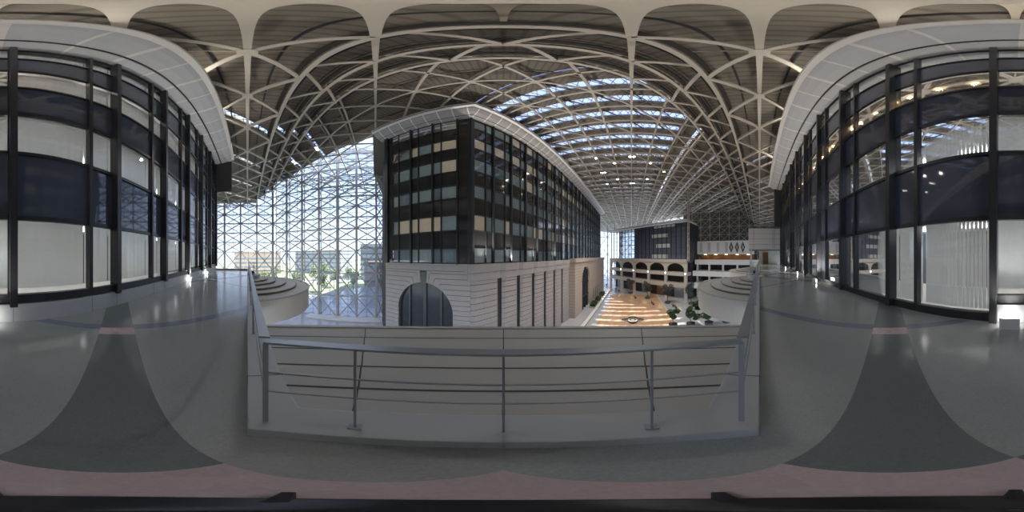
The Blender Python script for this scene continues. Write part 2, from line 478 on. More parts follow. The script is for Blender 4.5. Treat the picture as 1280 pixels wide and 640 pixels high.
# ------------------------------------------------------------------ glazed space frame walls
def lattice_wall(root, F, ts, rows, col_w, brace_w, top, back=1.6, fine=1.1, glass='glassT', lo_rows=3):
    """F(t, n, z): n towards the room. ts: column positions, rows: node levels."""
    for k, t in enumerate(ts):
        MB(F).box(t - col_w / 2, t + col_w / 2, -col_w / 2, col_w / 2, rows[0], top).build('column', 'frame_cool', root)
        MB(F).box(t - 0.09, t + 0.09, -back - 0.09, -back + 0.09, rows[0], top).build('rear_column', 'frame_cool', root)
    for z in rows:
        if z > top: continue
        MB(F).box(ts[0], ts[-1], -0.1, 0.1, z - 0.1, z + 0.1).build('beam', 'frame_cool', root)
    br = MB()
    for k in range(len(ts) - 1):
        for r in range(len(rows) - 1):
            z0, z1 = rows[r], rows[r + 1]
            if z1 > top: break
            a, b = (z0, z1) if (k + r) % 2 == 0 else (z1, z0)
            br.beam(F(ts[k], 0, a), F(ts[k + 1], 0, b), brace_w)
            br.beam(F(ts[k], -back, b), F(ts[k + 1], -back, a), brace_w * 0.7)
            if (k + r) % 2: br.beam(F(ts[k], 0, z1), F(ts[k], -back, (z0 + z1) / 2), brace_w * 0.5)
            br.beam(F(ts[k], 0, z0), F((ts[k] + ts[k + 1]) / 2, -back, z0), brace_w * 0.5)
            br.beam(F(ts[k + 1], 0, z0), F((ts[k] + ts[k + 1]) / 2, -back, z0), brace_w * 0.5)
    b = br.build('brace', 'frame_cool', root)
    gl = MB(F); gl.face([(ts[0], -back - 0.25, rows[0]), (ts[-1], -back - 0.25, rows[0]), (ts[-1], -back - 0.25, top), (ts[0], -back - 0.25, top)])
    gl.build('glazing', glass, root)
    bars = MB(F); z = rows[0] + fine
    while z < top:
        bars.box(ts[0], ts[-1], -back - 0.24, -back - 0.14, z - 0.03, z + 0.03); z += fine
    for k in range(len(ts) - 1):
        t = (ts[k] + ts[k + 1]) / 2
        bars.box(t - 0.04, t + 0.04, -back - 0.24, -back - 0.14, rows[0], top)
    bars.build('glazing_bar', 'frame_cool', root)

D0, MOD = 38.0, 4.64
rowsL = [PLAZA, -8.2, -2.6, 2.75] + [2.75 + 2.75 * k for k in range(1, 13)]
FW = lambda t, n, z: (-S2 * (D0 - n) + S2 * t, S2 * (D0 - n) + S2 * t, z)
wl = tag(empty('wall_left', FW(0, 0, PLAZA)), 'tall glazed wall of pale crossed steel space frame looking onto lawns', 'wall', kind='structure')
wl.location = (0, 0, 0)
t0 = -0.728 * D0
lattice_wall(wl, FW, [t0 + MOD * k for k in range(7)] + [t0 + MOD * 6 + 1.75], rowsL, 0.42, 0.26, 33.0)
FW2 = lambda t, n, z: (-46.5 + n, t, z)
wl2 = tag(empty('wall_left_return', (0, 0, 0)), 'lower glazed space frame wall beyond the end of the balcony', 'wall', kind='structure')
lattice_wall(wl2, FW2, [7.3 - MOD * k for k in range(0, 5)][::-1], rowsL, 0.42, 0.26, 24.0)
# low sloping podium at the foot of the wall, seen through the lattice
MB(FW).box(-16, 1.5, 0.3, 2.2, PLAZA, PLAZA + 0.5).build('podium', 'white', wl)
# far end wall of the nave
FE = lambda t, n, z: (S2 * (103 - n) + S2 * t, S2 * (103 - n) - S2 * t, z)
we = tag(empty('wall_far', (0, 0, 0)), 'bright glazed end wall at the far end of the plaza hall', 'wall', kind='structure')
lattice_wall(we, FE, [-20 + 4.7 * k for k in range(8)], [PLAZA, -8.2, -2.6, 2.75, 8.25, 13.75, 19.25, 24.0], 0.4, 0.25, 25.0, fine=1.4)
# right end wall: decked with lattice in front
wr = tag(empty('wall_right', (0, 0, 0)), 'dark ribbed end wall with steel lattice above the terraces', 'wall', kind='structure')
MB().box(79, 79.4, -14, 40, PLAZA, 26).build('wall_panel', 'deck', wr)
FR = lambda t, n, z: (76.5 - n, t, z)
br = MB()
for k in range(-3, 9):
    t = 4.8 * k
    br.beam(FR(t, 0, 0), FR(t, 0, 24), 0.3)
    for z in range(0, 24, 4):
        br.beam(FR(t, 0, z), FR(t + 4.8, 0, z + 4), 0.2); br.beam(FR(t + 4.8, 0, z), FR(t, 0, z + 4), 0.2)
for z in range(0, 26, 4): br.beam(FR(-14, 0, z), FR(44, 0, z), 0.22)
br.build('lattice', 'frame', wr)
wp = MB()
for k in range(7):
    wp.box(78.9, 78.98, -9 + 5 * k, -7 + 5 * k, 3 + (k * 7) % 5, 3.6 + (k * 7) % 5)
    wp.box(78.9, 78.98, -8 + 5 * k, -6.5 + 5 * k, 12 + (k * 5) % 7, 12.6 + (k * 5) % 7)
wp.build('clerestory', 'lampfloor', wr) if False else None

# ------------------------------------------------------------------ building at our back: curtain wall over the balcony
VA = -3.85
rowsA = [0.62, 2.52, 4.42, 6.25, 8.1, 9.95, 11.85, 13.7]
def fold_sheet(x0, x1, y, z0, z1, amp, n, f=None):
    mb = MB(f); m = max(2, n * 4)
    bot = []; top = []
    for k in range(m + 1):
        x = x0 + (x1 - x0) * k / m; yy = y + amp * math.sin(k * PI / 2 + 0.4)
        bot.append(mb.p(x, yy, z0)); top.append(mb.p(x, yy, z1))
    for k in range(m): mb.q.append([bot[k], bot[k + 1], top[k + 1], top[k]])
    return mb
cache = {}
def cached(key, fn):
    if key not in cache: cache[key] = fn()
    return cache[key]
WID, NAR, BAY = 2.13, 0.95, 3.08
def a_bay(n, x, sg, kerb, center=False):
    """sg=+1: wide pane first going +x; fin stands at the far edge. built around local x=0 at the inner edge"""
    width = 1.0 if center else BAY
    root = empty('window_%d' % n, (x, VA, 0)); root['kind'] = 'structure'
    key = (sg, kerb, center)
    zb = 0.62 if kerb else 0.16
    rows = [zb] + rowsA[1:]
    div = [0, width] if center else [0, WID, BAY]
    def fr():
        mb = MB()
        for z in rows: mb.box(*sorted((0, sg * width)), -0.06, 0.06, z - 0.055, z + 0.055)
        mb.box(*sorted((0, sg * width)), -0.05, 0.12, zb - (0.2 if not kerb else 0.14), zb + 0.06)
        for d in div[1:-1]: mb.box(sg * d - 0.055, sg * d + 0.055, -0.09, 0.12, zb - 0.1, 13.75)
        for d in div[:1]: mb.box(*sorted((sg * 0.0, sg * 0.12)), -0.06, 0.06, zb, 13.7)
        return mb.mesh('frame', 'black')
    add('frame', cached(('fr',) + key, fr), root)
    def fin():
        return MB().box(sg * width - 0.085, sg * width + 0.085, -0.06, 0.28, zb - (0.14 if not kerb else 0.2), 14.0).mesh('fin', 'black')
    if not center: add('fin', cached(('fin',) + key, fin), root)
    for r in range(len(rows) - 1):
        for a, b in zip(div, div[1:]):
            if r % 2 == 0:
                add('pane', cached(('gl', r, a) + key, lambda: (lambda mb: (mb.face([(sg * a, 0, rows[r]), (sg * b, 0, rows[r]), (sg * b, 0, rows[r + 1]), (sg * a, 0, rows[r + 1])]), mb.mesh('pane', 'glassA'))[1])(MB())), root)
            else:
                add('spandrel', cached(('sp', r, a) + key, lambda: MB().box(*sorted((sg * a, sg * b)), -0.03, 0.0, rows[r], rows[r + 1]).mesh('spandrel', 'spandrel')), root)
    for r in range(0, 7, 2):
        for (a, b) in zip(div, div[1:]):
            drop = 0.14 if r == 0 and kerb else 0.03
            z0_, z1_ = rows[r] + drop, rows[r + 1] - (0.3 if r == 6 else -0.04)
            if sg > 0 and not center:
                def louvre():
                    mb = MB(); x = a + 0.08
                    top = z1_ if r < 4 else z0_ + (0.95 if r == 4 else 0.55)
                    while x < b - 0.06:
                        q = [(x - 0.05, -0.32), (x + 0.035, -0.27)]
                        mb.face([(q[0][0], q[0][1], z0_), (q[1][0], q[1][1], z0_), (q[1][0], q[1][1], top), (q[0][0], q[0][1], top)])
                        x += 0.112
                    return mb.mesh('vertical_blind', 'curtain')
                add('vertical_blind', cached(('lv', r, round(a, 2), key), louvre), root)
                continue
            fold = (0.008, int((b - a) * 4) + 1)
            me = cached(('cu', r, round(a, 2), key), lambda: fold_sheet(sg * (a + 0.02), sg * (b - 0.02), -0.3, z0_, z1_, *fold).mesh('curtain', 'curtain'))
            add('curtain', me, root, smooth=True)
    return root
n = 1
a_bay(n, -0.5, 1, True, True)
add_fin = MB().box(-0.61, -0.39, VA - 0.06, VA + 0.36, 0.42, 14.0).build('fin', 'black', bpy.data.objects['window_1'])
add_fin.parent = None
NB_L, NB_R = 6, 9
for k in range(NB_L):
    n += 1; a_bay(n, -0.5 - BAY * k, -1, True)
for k in range(NB_R):
    n += 1; a_bay(n, 0.5 + BAY * k, 1, False)
bpy.data.objects.remove(add_fin)
for x, nm in ((-0.5, 'window_2'), (0.5, 'window_%d' % (2 + NB_L))):
    b = bpy.data.objects[nm]
    zb = 0.42 if x < 0 else 0.02
    MB().box(-0.085, 0.085, -0.06, 0.28, zb, 14.0).build('fin', 'black', b)
XL, XR = -0.5 - BAY * NB_L, 0.5 + BAY * NB_R
wb = tag(empty('wall_back', (0, 0, 0)), 'body of the office wing behind the balcony', 'wall', kind='structure')
MB().box(XL, XR, -8.2, -8.0, -0.2, 14.2).build('inner_wall', 'room', wb)
MB().box(XL, XL + 0.15, -8.2, VA - 0.1, -0.2, 14.2).build('end_wall', 'black', wb)
MB().box(XR - 0.15, XR, -8.2, VA - 0.1, -0.2, 14.2).build('end_wall', 'black', wb)
for z in (0.0, 3.0, 6.7, 10.4, 14.05):
    MB().box(XL, XR, -8.2, VA - 0.45, z - 0.12, z).build('floor_slab', 'white', wb)
MB().box(XL - 0.15, XL - 0.02, VA + 0.1, VA + 2.0, 9.6, 14.1).build('end_panel', 'black', wb)
MB().box(XR + 0.05, XR + 0.8, VA - 0.3, VA + 1.25, 6.7, 14.1).build('end_pier', 'black', wb)
# white kerb below the left windows
MB().box(XL, 0.42, VA - 0.05, VA + 0.16, 0.0, 0.46).build('baseboard_back', 'curb', None, 0.012)['kind'] = 'structure'
kj = MB()
for k in range(NB_L + 1):
    for o in (0.0, 0.95): kj.box(-0.5 - BAY * k - 0.004 + o, -0.5 - BAY * k + 0.004 + o, VA + 0.155, VA + 0.163, 0.0, 0.46)
kj.build('joint', 'groove', bpy.data.objects['baseboard_back'])
# interior lamps glowing behind the upper right curtains
for z in (2.85, 6.55, 10.25, 13.9):
    for k in range(-5, 10):
        x = k * 3.08 + (0.9 if k >= 0 else 1.4)
        if z > 3.2 or True:
            warm = k >= 0 and z > 10
            if warm:
                for dx in (0.0, 0.75, 1.9):
                    MB().box(x - 0.5 + dx, x - 0.34 + dx, -4.85, -4.68, z - 0.07, z - 0.03).build('ceiling_lamp', 'roomwarm', wb)
            else:
                MB().box(x, x + 1.3, -6.6, -6.2, z - 0.07, z - 0.03).build('ceiling_lamp', 'roomcool', wb)

def soffit(root, F, x0, x1, zt, step, name='soffit'):
    """curved cove from the head of the glass out to the lip; F(x, n, z), n outwards from the glass"""
    prof = [(-0.1, zt), (0.25, zt + 0.02), (0.7, zt + 0.1), (0.74, zt + 0.2), (0.80, zt + 0.2), (0.82, zt + 0.12), (1.3, zt + 0.25), (1.75, zt + 0.48), (2.0, zt + 0.72)]
    mb = MB(F); rows = []
    for x in (x0, x1): rows.append([mb.p(x, a, b) for a, b in prof])
    for j in range(len(prof) - 1): mb.q.append([rows[0][j], rows[1][j], rows[1][j + 1], rows[0][j + 1]])
    mb.build(name, 'soffit', root)
    rv = MB(F); rv.box(x0, x1, 0.735, 0.805, zt + 0.08, zt + 0.2); rv.build('reveal', 'black', root)
    lip = MB(F); lip.slab([(x0, 0)] * 0 or [(x0, zt + 0.62), (x1, zt + 0.62), (x1, zt + 1.15), (x0, zt + 1.15)], 2.0, 2.28)
    lip.build('lip', 'joint', root)
    top = MB(F); top.box(x0, x1, -4.3, 2.2, zt + 1.12, zt + 1.25); top.build('roof_slab', 'deck', root)
    n = int((x1 - x0) / step)
    for k in range(n + 1):
        x = x0 + (x1 - x0) * k / n
        jt = MB(F); wd = 0.05 if k % 2 else 0.09
        r0_ = [jt.p(x - wd, a, b - 0.012) for a, b in prof]; r1_ = [jt.p(x + wd, a, b - 0.012) for a, b in prof]
        for j in range(len(prof) - 1): jt.q.append([r0_[j], r1_[j], r1_[j + 1], r0_[j + 1]])
        jt.build('joint_strip', 'joint', root)
FA = lambda x, n, z: (x, VA + n, z)
soffit(wb, FA, XL - 0.15, XR + 0.1, 13.75, 1.54)

# ------------------------------------------------------------------ balcony floor, curb, drums, railings
CY = -0.17
PITCH = 13.05
NICHE = [-PITCH, 0.0, PITCH, 2 * PITCH]
XF0, XF1 = -18.6, 34.0
def arc(cx, r, y_cut, n=28):
    a = math.asin((y_cut - CY) / r)
    return [(cx - r * math.cos(a + (PI - 2 * a) * k / n), CY + r * math.sin(a + (PI - 2 * a) * k / n)) for k in range(n + 1)]
def edge_path(r, y):
    pts = [(XF0, y)]
    for c in NICHE: pts += arc(c, r, y)
    pts.append((XF1, y)); return pts
fl = tag(empty('floor', (0, 0, 0)), 'polished grey terrazzo balcony floor with charcoal strips and pink insets', 'floor', kind='structure')
# floor slab as trapezoid strips between back line and edge path
path = edge_path(0.83, 0.0)
mb = MB()
i0 = [mb.p(x, y, 0) for x, y in path]; i1 = [mb.p(x, VA - 0.2, 0) for x, y in path]
for k in range(len(path) - 1): mb.q.append([i1[k], i1[k + 1], i0[k + 1], i0[k]])
j0 = [mb.p(x, y, -0.5) for x, y in path]; j1 = [mb.p(x, VA - 0.2, -0.5) for x, y in path]
for k in range(len(path) - 1):
    mb.q.append([j0[k], j0[k + 1], j1[k + 1], j1[k]]); mb.q.append([i0[k], i0[k + 1], j0[k + 1], j0[k]])
mb.q.append([i0[0], j0[0], j1[0], i1[0]]); mb.q.append([i1[-1], j1[-1], j0[-1], i0[-1]])
mb.build('floor_slab', 'floor', fl)
DC = -0.07
def rot45(cx, a, b, c, d, sx):            # rectangle: along [a,b], across [c,d], axis pointing (sx,-1)/sqrt2
    ax, ay = sx * S2, -S2; px, py = S2, sx * S2
    return [(cx + ax * t + px * w, DC + ay * t + py * w) for t, w in ((a, c), (b, c), (b, d), (a, d))]
for c in NICHE[:3]:
    AP = 0.345
    if c == 0.0:
        MB().prism([(c, DC - AP * 1.414), (c + AP * 1.414, DC), (c, DC + AP * 1.414), (c - AP * 1.414, DC)], -0.01, 0.0015).build('pink_inset', 'pink', fl)
    else:
        MB().prism([(c, DC - AP * 1.414), (c + AP * 1.414, DC), (c, DC + AP * 1.414), (c - AP * 1.414, DC)], -0.01, 0.0015).build('pink_inset', 'pink', fl)
    for sx in (1, -1):
        q = rot45(c, AP, 5.6, -0.345, 0.345, sx); q = clip(q, 0, -1, -(VA + (0.16 if sx < 0 else 0.0)))
        MB().prism(q, -0.01, 0.001).build('charcoal_strip', 'dark', fl)
        MB().prism(rot45(c, 3.02, 3.34, -0.345, 0.345, sx), -0.01, 0.0016).build('pink_inset', 'pink', fl)
        q = rot45(c, 3.26, 3.52, -6, 6, sx); q = clip(clip(q, 0, -1, -(VA + 0.16)), 0, 1, -0.02)
        if len(q) > 2: MB().prism(q, -0.01, 0.0006).build('slate_band', 'blue', fl)
# curb
cp = [(x, y, 0.0) for x, y in edge_path(0.83, 0.0)]
trim = tag(empty('trim_1', (0, 0, 0)), 'raised pale curb along the open edge of the balcony', 'curb', kind='structure')
pin = edge_path(0.83, 0.0); pout = edge_path(1.15, 0.34)
mb = MB()
sec = []
for (xa, ya), (xb, yb) in zip(pin, pout):
    sec.append([mb.p(xa, ya, -0.5), mb.p(xa, ya, 0.15), mb.p(xb, yb, 0.15), mb.p(xb, yb, -0.75)])
for a, b in zip(sec, sec[1:]):
    for q in range(4): mb.q.append([a[q], a[(q + 1) % 4], b[(q + 1) % 4], b[q]])
mb.q.append(sec[0][::-1]); mb.q.append(sec[-1])
mb.build('curb', 'curb', trim, 0.01)
cj = MB()
for c in NICHE:
    for a in (90,):
        for rr in (0.829,):
            cx, cy = c + 0.827 * math.cos(R(a)), CY + 0.827 * math.sin(R(a))
            cj.box(cx - 0.004, cx + 0.004, cy - 0.003, cy + 0.36, 0.0, 0.153)
    for sx in (-1, 1): cj.box(c + sx * 1.6 - 0.004, c + sx * 1.6 + 0.004, -0.003, 0.345, 0.0, 0.153)
cj.build('joint', 'groove', trim)
# outer face of balcony
MB().box(XF0, XF1, 0.1, 0.34, -1.3, -0.5).build('fascia', 'drumwall', trim)

radii = [1.20, 1.80, 2.47, 3.24, 4.05, 4.98]
zs = [-0.15, -0.27, -0.40, -0.53, -0.66]
def drum(c, label):
    root = tag(empty('stepped_drum', (c, CY, -2.2)), label, 'canopy', 'stepped half round canopies below the balcony')
    ay = 0.52
    a0 = lambda r: math.asin(min(0.999, ay / r))
    n = 56
    H2 = 2.2
    def band(prof, name, mat, smooth=False):
        mb = MB(); rows = []
        for r, z in prof:
            a = a0(max(r, 0.6)); rows.append([mb.p(r * math.cos(a + (PI - 2 * a) * q / n), r * math.sin(a + (PI - 2 * a) * q / n), z + H2) for q in range(n + 1)])
        for ra, rb in zip(rows, rows[1:]):
            for q in range(n): mb.q.append([ra[q], ra[q + 1], rb[q + 1], rb[q]])
        return mb.build(name, mat, root)
    for k in range(5):
        rin, rout, z = (radii[k] - 0.09 if k else 1.0), radii[k + 1], zs[k]
        band([(rin, z), (rout, z), (rout, z - 0.035), (rout - 0.07, z - 0.035)], 'step', 'drum')
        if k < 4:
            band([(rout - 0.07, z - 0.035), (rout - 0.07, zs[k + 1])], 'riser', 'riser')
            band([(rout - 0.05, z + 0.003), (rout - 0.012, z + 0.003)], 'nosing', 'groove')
    ro = radii[-1]; zr = zs[-1]
    band([(ro - 0.12, zr + 0.002), (ro - 0.12, zr + 0.03), (ro + 0.02, zr + 0.03), (ro + 0.02, zr - 0.08), (ro - 0.05, zr - 0.08)], 'rim', 'drum')
    band([(ro - 0.04, zr - 0.08), (ro - 0.04, -2.1), (ro - 0.3, -2.15), (1.0, -2.15)], 'fascia', 'drumwall')
    for a in (43, 90, 137):
        sm = MB()
        for k in range(5):
            r0_, r1_ = radii[k], radii[k + 1]; z = zs[k] + 2.2
            ca, sa = math.cos(R(a)), math.sin(R(a)); px, py = -sa * 0.012, ca * 0.012
            sm.face([(r0_ * ca - px, r0_ * sa - py, z + 0.002), (r1_ * ca - px, r1_ * sa - py, z + 0.002), (r1_ * ca + px, r1_ * sa + py, z + 0.002), (r0_ * ca + px, r0_ * sa + py, z + 0.002)])
        sm.build('seam', 'groove', root)
    return root
drum(0.0, 'stepped half round canopy directly below the curved railing in the centre')
drum(-PITCH, 'stepped half round canopy with blue grey rings in front of the glazed wall')
drum(PITCH, 'large white sided stepped round canopy overlooking the plaza trees')
drum(2 * PITCH, 'farther small stepped canopy behind the white sided round one')

def railing(pts, posts, label, name='railing', cat='railing'):
    """pts on the curb centre line (x, y); posts: list of (x, y, tangent angle, base)"""
    root = tag(empty(name, (posts[0][0], posts[0][1], 0.15)), label, cat, 'grey metal railings on the balcony curb')
    ox, oy = posts[0][0], posts[0][1]
    q = [(x - ox, y - oy, 0.0) for x, y in pts]
    MB().sweep([(x, y, 0.92) for x, y, z in q], [(-0.034, -0.008), (0.034, 0.0), (0.034, 0.014), (-0.034, 0.006)]).build('top_rail', 'rail', root)
    for zz in (0.66, 0.455):
        MB().tube([(x, y, zz) for x, y, z in q], 0.0075, 6).build('rail', 'rail', root)
    for (x, y, a, kind) in posts:
        f = lambda s, n_, z, x=x, y=y, a=a: (x - ox + s * math.cos(a) - n_ * math.sin(a), y - oy + s * math.sin(a) + n_ * math.cos(a), z)
        lowz = 0.0 if kind == 'base' else -0.14
        if kind == 'face': g = lambda s, n_, z: f(s, n_ - 0.125, z)
        pm = MB(f); pm.box(-0.006, 0.006, -0.016, 0.016, 0.0 if kind != 'face' else 0.0, 0.92)
        pst = pm.build('post', 'rail', root)
        if kind == 'base':
            MB(f).box(-0.035, 0.035, -0.03, 0.03, 0.0, 0.012).build('base_plate', 'rail', pst)
        if kind == 'face':
            MB(f).box(-0.007, 0.007, -0.125, 0.012, -0.002, 0.012).build('base_plate', 'rail', pst)
            MB(f).box(-0.007, 0.007, -0.132, -0.115, -0.14, 0.012).build('base_plate', 'rail', pst)
    return root
RR = 0.95
def niche_rail(c, label):
    pts = arc(c, RR, 0.1, 30)
    posts = []
    for deg, kd in ((134, 'base'), (90, 'face'), (46, 'base')):
        posts.append((c + RR * math.cos(R(deg)), CY + RR * math.sin(R(deg)), R(deg - 90), kd))
    posts.append((pts[0][0] + 0.01, pts[0][1], R(0), 'corner')); posts.append((pts[-1][0] - 0.01, pts[-1][1], R(0), 'corner'))
    return railing(pts, posts, label)
niche_rail(0.0, 'curved grey railing around the half round lookout in the centre')
niche_rail(-PITCH, 'curved railing of the lookout beyond the straight rail, towards the glazed wall')
niche_rail(PITCH, 'curved railing of the next lookout, above the white sided canopy')
def straight_rail(x0, x1, label):
    nseg = max(2, int((x1 - x0) / 1.8)); pts = [(x0 + (x1 - x0) * k / nseg, 0.1) for k in range(nseg + 1)]
    posts = [(x, y, 0.0, 'base') for x, y in pts[1:-1]]
    return railing(pts, posts, label)
ex = math.sqrt(RR ** 2 - 0.27 ** 2) + 0.05
straight_rail(-PITCH + ex, -ex, 'straight grey railing running from the lookout to the glazed wall end')
straight_rail(ex, PITCH - ex, 'straight grey railing running from the lookout to the terraces end')
straight_rail(PITCH + ex, 2 * PITCH - ex, 'far straight railing beyond the second lookout on the terraces side')
straight_rail(XF0, -PITCH - ex, 'short end railing past the lookout beside the glazed wall')
# end rail at the far left edge of the floor
MB().box(XF0 - 0.2, XF0, VA, 0.34, -0.5, 0.15).build('curb', 'curb', trim)

# rail spotlights on neighbouring lookouts
def spot_fix(x, y, z, rz, label):
    r = tag(empty('floodlight', (x, y, z), rz), label, 'lamp', 'black floodlights on the balcony curb')
    MB().box(-0.06, 0.06, -0.05, 0.05, 0, 0.02).build('base', 'black', r)
    MB().tube([(0, 0, 0.02), (0, 0, 0.22)], 0.015).build('stem', 'black', r)
    MB().tube([(-0.12, 0, 0.2), (0.02, 0, 0.26), (0.16, 0, 0.33)], [0.05, 0.08, 0.1], 12).build('lamp_head', 'black', r)
    return r
spot_fix(-PITCH + 1.6, 0.28, 0.15, R(130), 'small black floodlight on the curb beside the left canopy')
spot_fix(PITCH - 1.6, 0.28, 0.15, R(40), 'small black floodlight on the curb beside the white sided canopy')

# floor washers along the back wall
def washer(x, y, label, w=0.42):
    r = tag(empty('floor_light', (x, y, 0)), label, 'lamp', 'low floor lights along the window wall')
    MB().box(-w / 2, w / 2, -0.07, 0.07, 0.0, 0.05).build('base', 'white', r)
    MB().box(-w / 2, w / 2, 0.0, 0.07, 0.05, 0.24).build('housing', 'white', r)
    MB().box(-w / 2 + 0.02, w / 2 - 0.02, -0.055, -0.005, 0.06, 0.22).build('tube', 'lampfloor', r)
    return r
for x, y, lb in ((0.12, VA + 0.48, 'glowing low floor light nearest, below the narrow middle window'),
                 (-9.7, VA + 0.42, 'glowing floor light at the foot of the third black fin along the kerb'),
                 (-14.0, VA + 0.42, 'farther glowing floor light along the white kerb near the glazed wall'),
                 (9.2, VA + 0.6, 'glowing floor light by the windows on the terraces side, nearer one'),
                 (14.0, VA + 0.6, 'glowing floor light by the windows on the terraces side, middle one'),
                 (20.5, VA + 0.6, 'glowing floor light by the windows on the terraces side, farthest one')):
    washer(x, y, lb)

# tripod foot under the viewpoint
tr = tag(empty('tripod_base', (0, -0.02, 0.0)), 'black round tripod foot standing on the pink floor inset', 'tripod')
MB().lathe([(0.001, 0.0), (0.13, 0.0), (0.14, 0.006), (0.13, 0.018), (0.03, 0.03), (0.02, 0.05), (0.001, 0.05)], 0, 0, 32).build('base', 'black', tr, smooth=True)
for a in (20, 160, 270):
    MB().tube([(0.1 * math.cos(R(a)), 0.1 * math.sin(R(a)), 0.012), (0.2 * math.cos(R(a)), 0.2 * math.sin(R(a)), 0.01)], [0.014, 0.009], 8).build('leg', 'black', tr)

# ------------------------------------------------------------------ the office block in front (B)
BC = (-3.5, 17.1); BL = (-14.8, 17.1)
bl = tag(empty('office_block', (-9.1, 17.1, PLAZA)), 'dark glass office block on a pale rusticated stone base with a big arch', 'building')
def child(mb, name, mat, parent=None, **k):
    o = mb.build(name, mat, parent or bl, **k)
    if parent is None: o.matrix_parent_inverse = Matrix.Translation((9.1, -17.1, -PLAZA))
    return o
FBL = lambda t, n, z: (BC[0] - t, BC[1] - n, z)                      # left face, t to the left
FBR = lambda t, n, z: (BC[0] + S2 * t + S2 * n, BC[1] + S2 * t - S2 * n, z)   # right face
LEN_L, LEN_R = 11.3, 66.0
BT = 0.72
rowsB = [0.78, 2.4, 4.4, 6.2, 8.2, 9.9, 11.8, 13.75, 15.4, 17.25, 19.2, 21.1]
foot = [(BC[0], BC[1]), (BC[0] + S2 * LEN_R, BC[1] + S2 * LEN_R), (BC[0] + S2 * LEN_R - 30, BC[1] + S2 * LEN_R + 30), (-55, 70), (BL[0] - S2 * 15.2, BL[1] + S2 * 15.2), (BL[0], BL[1])]
def inset(poly, d):
    out = []
    m = len(poly)
    for k in range(m):
        a, b, c = Vector(poly[k - 1]), Vector(poly[k]), Vector(poly[(k + 1) % m])
        d1 = (b - a).normalized(); d2 = (c - b).normalized()
        n1 = Vector((-d1.y, d1.x)); n2 = Vector((-d2.y, d2.x)); nn = (n1 + n2)
        nn = nn / max(0.2, nn.dot(n1)) 
        out.append(tuple(b + nn * d))
    return out
core = inset(foot, 2.6)
child(MB().prism(core, BT, 21.2), 'core', 'room')
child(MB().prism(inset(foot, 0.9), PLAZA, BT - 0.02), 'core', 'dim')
for z in (0.7, 4.2, 8.0, 11.6, 15.2, 19.0, 21.15):
    child(MB().prism(inset(foot, 0.25), z - 0.15 if z > 1 else 0.6, z), 'floor_slab', 'room')
child(MB().prism(inset(foot, -2.0), 22.35, 22.5), 'roof_slab', 'deck')

def b_bay(x_w, face, idx, W_, narrow_first):
    """one storey-high stack of windows; local x runs along the face, y outward"""
    rz = PI if face == 'L' else R(45)
    F0 = FBL if face == 'L' else FBR
    loc = Vector(F0(x_w, 0, 0))
    # local frame: x along t, y = outward normal
    key = (face, round(W_, 2))
    def ff(x, y, z): return (x, -y, z) if face == 'R' else (x, y, z)
    d = [0, W_ * 0.34, W_] if narrow_first else [0, W_ * 0.66, W_]
    def frame():
        mb = MB(ff)
        for z in rowsB: mb.box(0, W_, -0.05, 0.07, z - 0.06, z + 0.06)
        mb.box(d[1] - 0.05, d[1] + 0.05, -0.05, 0.1, 0.7, 21.15)
        return mb.mesh('window_bay', 'black')
    o = add('window_bay', cached(('bfr',) + key, frame), bl)
    o.matrix_parent_inverse = Matrix.Translation((9.1, -17.1, -PLAZA))
    o.location = loc; o.rotation_euler = (0, 0, rz)
    add('fin', cached(('bfin',) + key, lambda: MB(ff).box(-0.09, 0.09, -0.05, 0.3, 0.66, 21.3).mesh('fin', 'black')), o)
    for r in range(11):
        if r % 2 == 0:
            add('pane', cached(('bgl', r) + key, lambda: (lambda mb: (mb.face([(0, 0, rowsB[r]), (W_, 0, rowsB[r]), (W_, 0, rowsB[r + 1]), (0, 0, rowsB[r + 1])]), mb.mesh('pane', 'glassB'))[1])(MB(ff))), o)
        else:
            add('spandrel', cached(('bsp', r) + key, lambda: MB(ff).box(0, W_, -0.04, 0.0, rowsB[r], rowsB[r + 1]).mesh('spandrel', 'spandrelB')), o)
    for r in range(0, 11, 2):
        for a, b in zip(d, d[1:]):
            x = rnd.random()
            mt = 'blind'
            if r in (2, 8) and x < 0.5: mt = 'blindlit'
            elif x < 0.08: mt = 'blindlit'
            elif x < 0.42: mt = 'blinddim'
            if idx > 8 and face == 'R' and x > 0.25: mt = 'blinddim'
            me = cached(('bbl', key, r, round(a, 2), mt), lambda: fold_sheet(a + 0.06, b - 0.06, -0.18, rowsB[r] + 0.03, rowsB[r + 1] - 0.05, 0.01, 3, ff).mesh('blind', mt))
            add('blind', me, o)
    return o
for k in range(4): b_bay(LEN_L - 0.4 - 2.7 * k, 'L', k, 2.7, False) if False else None
bw = (LEN_L - 0.5) / 4
for k in range(3): b_bay(1.44 + 2.95 * k, 'L', k, 2.95, False)
child(MB(FBL).box(0.0, 1.36, -0.04, 0.04, 0.7, 21.15), 'corner_glass', 'spandrelB')
child(MB(FBL).box(10.3, 11.1, -0.04, 0.04, 0.7, 21.15), 'corner_glass', 'spandrelB')
nr = 21; bwr = LEN_R / nr
for k in range(nr): b_bay(bwr * k, 'R', k, bwr, False)
child(MB().box(BL[0] - 0.25, BL[0] + 0.3, BL[1] - 0.3, BL[1] + 0.3, 0.66, 21.3), 'corner_post', 'black')
child(MB().prism([(BC[0] - 0.3, BC[1] - 0.08), (BC[0] + 0.12, BC[1] - 0.08), (BC[0] + 0.4, BC[1] + 0.25), (BC[0], BC[1] + 0.3)], 0.66, 21.3), 'corner_post', 'black')
FBH = lambda t, n, z: (BL[0] - S2 * t - S2 * n, BL[1] + S2 * t - S2 * n, z)      # hidden left flank
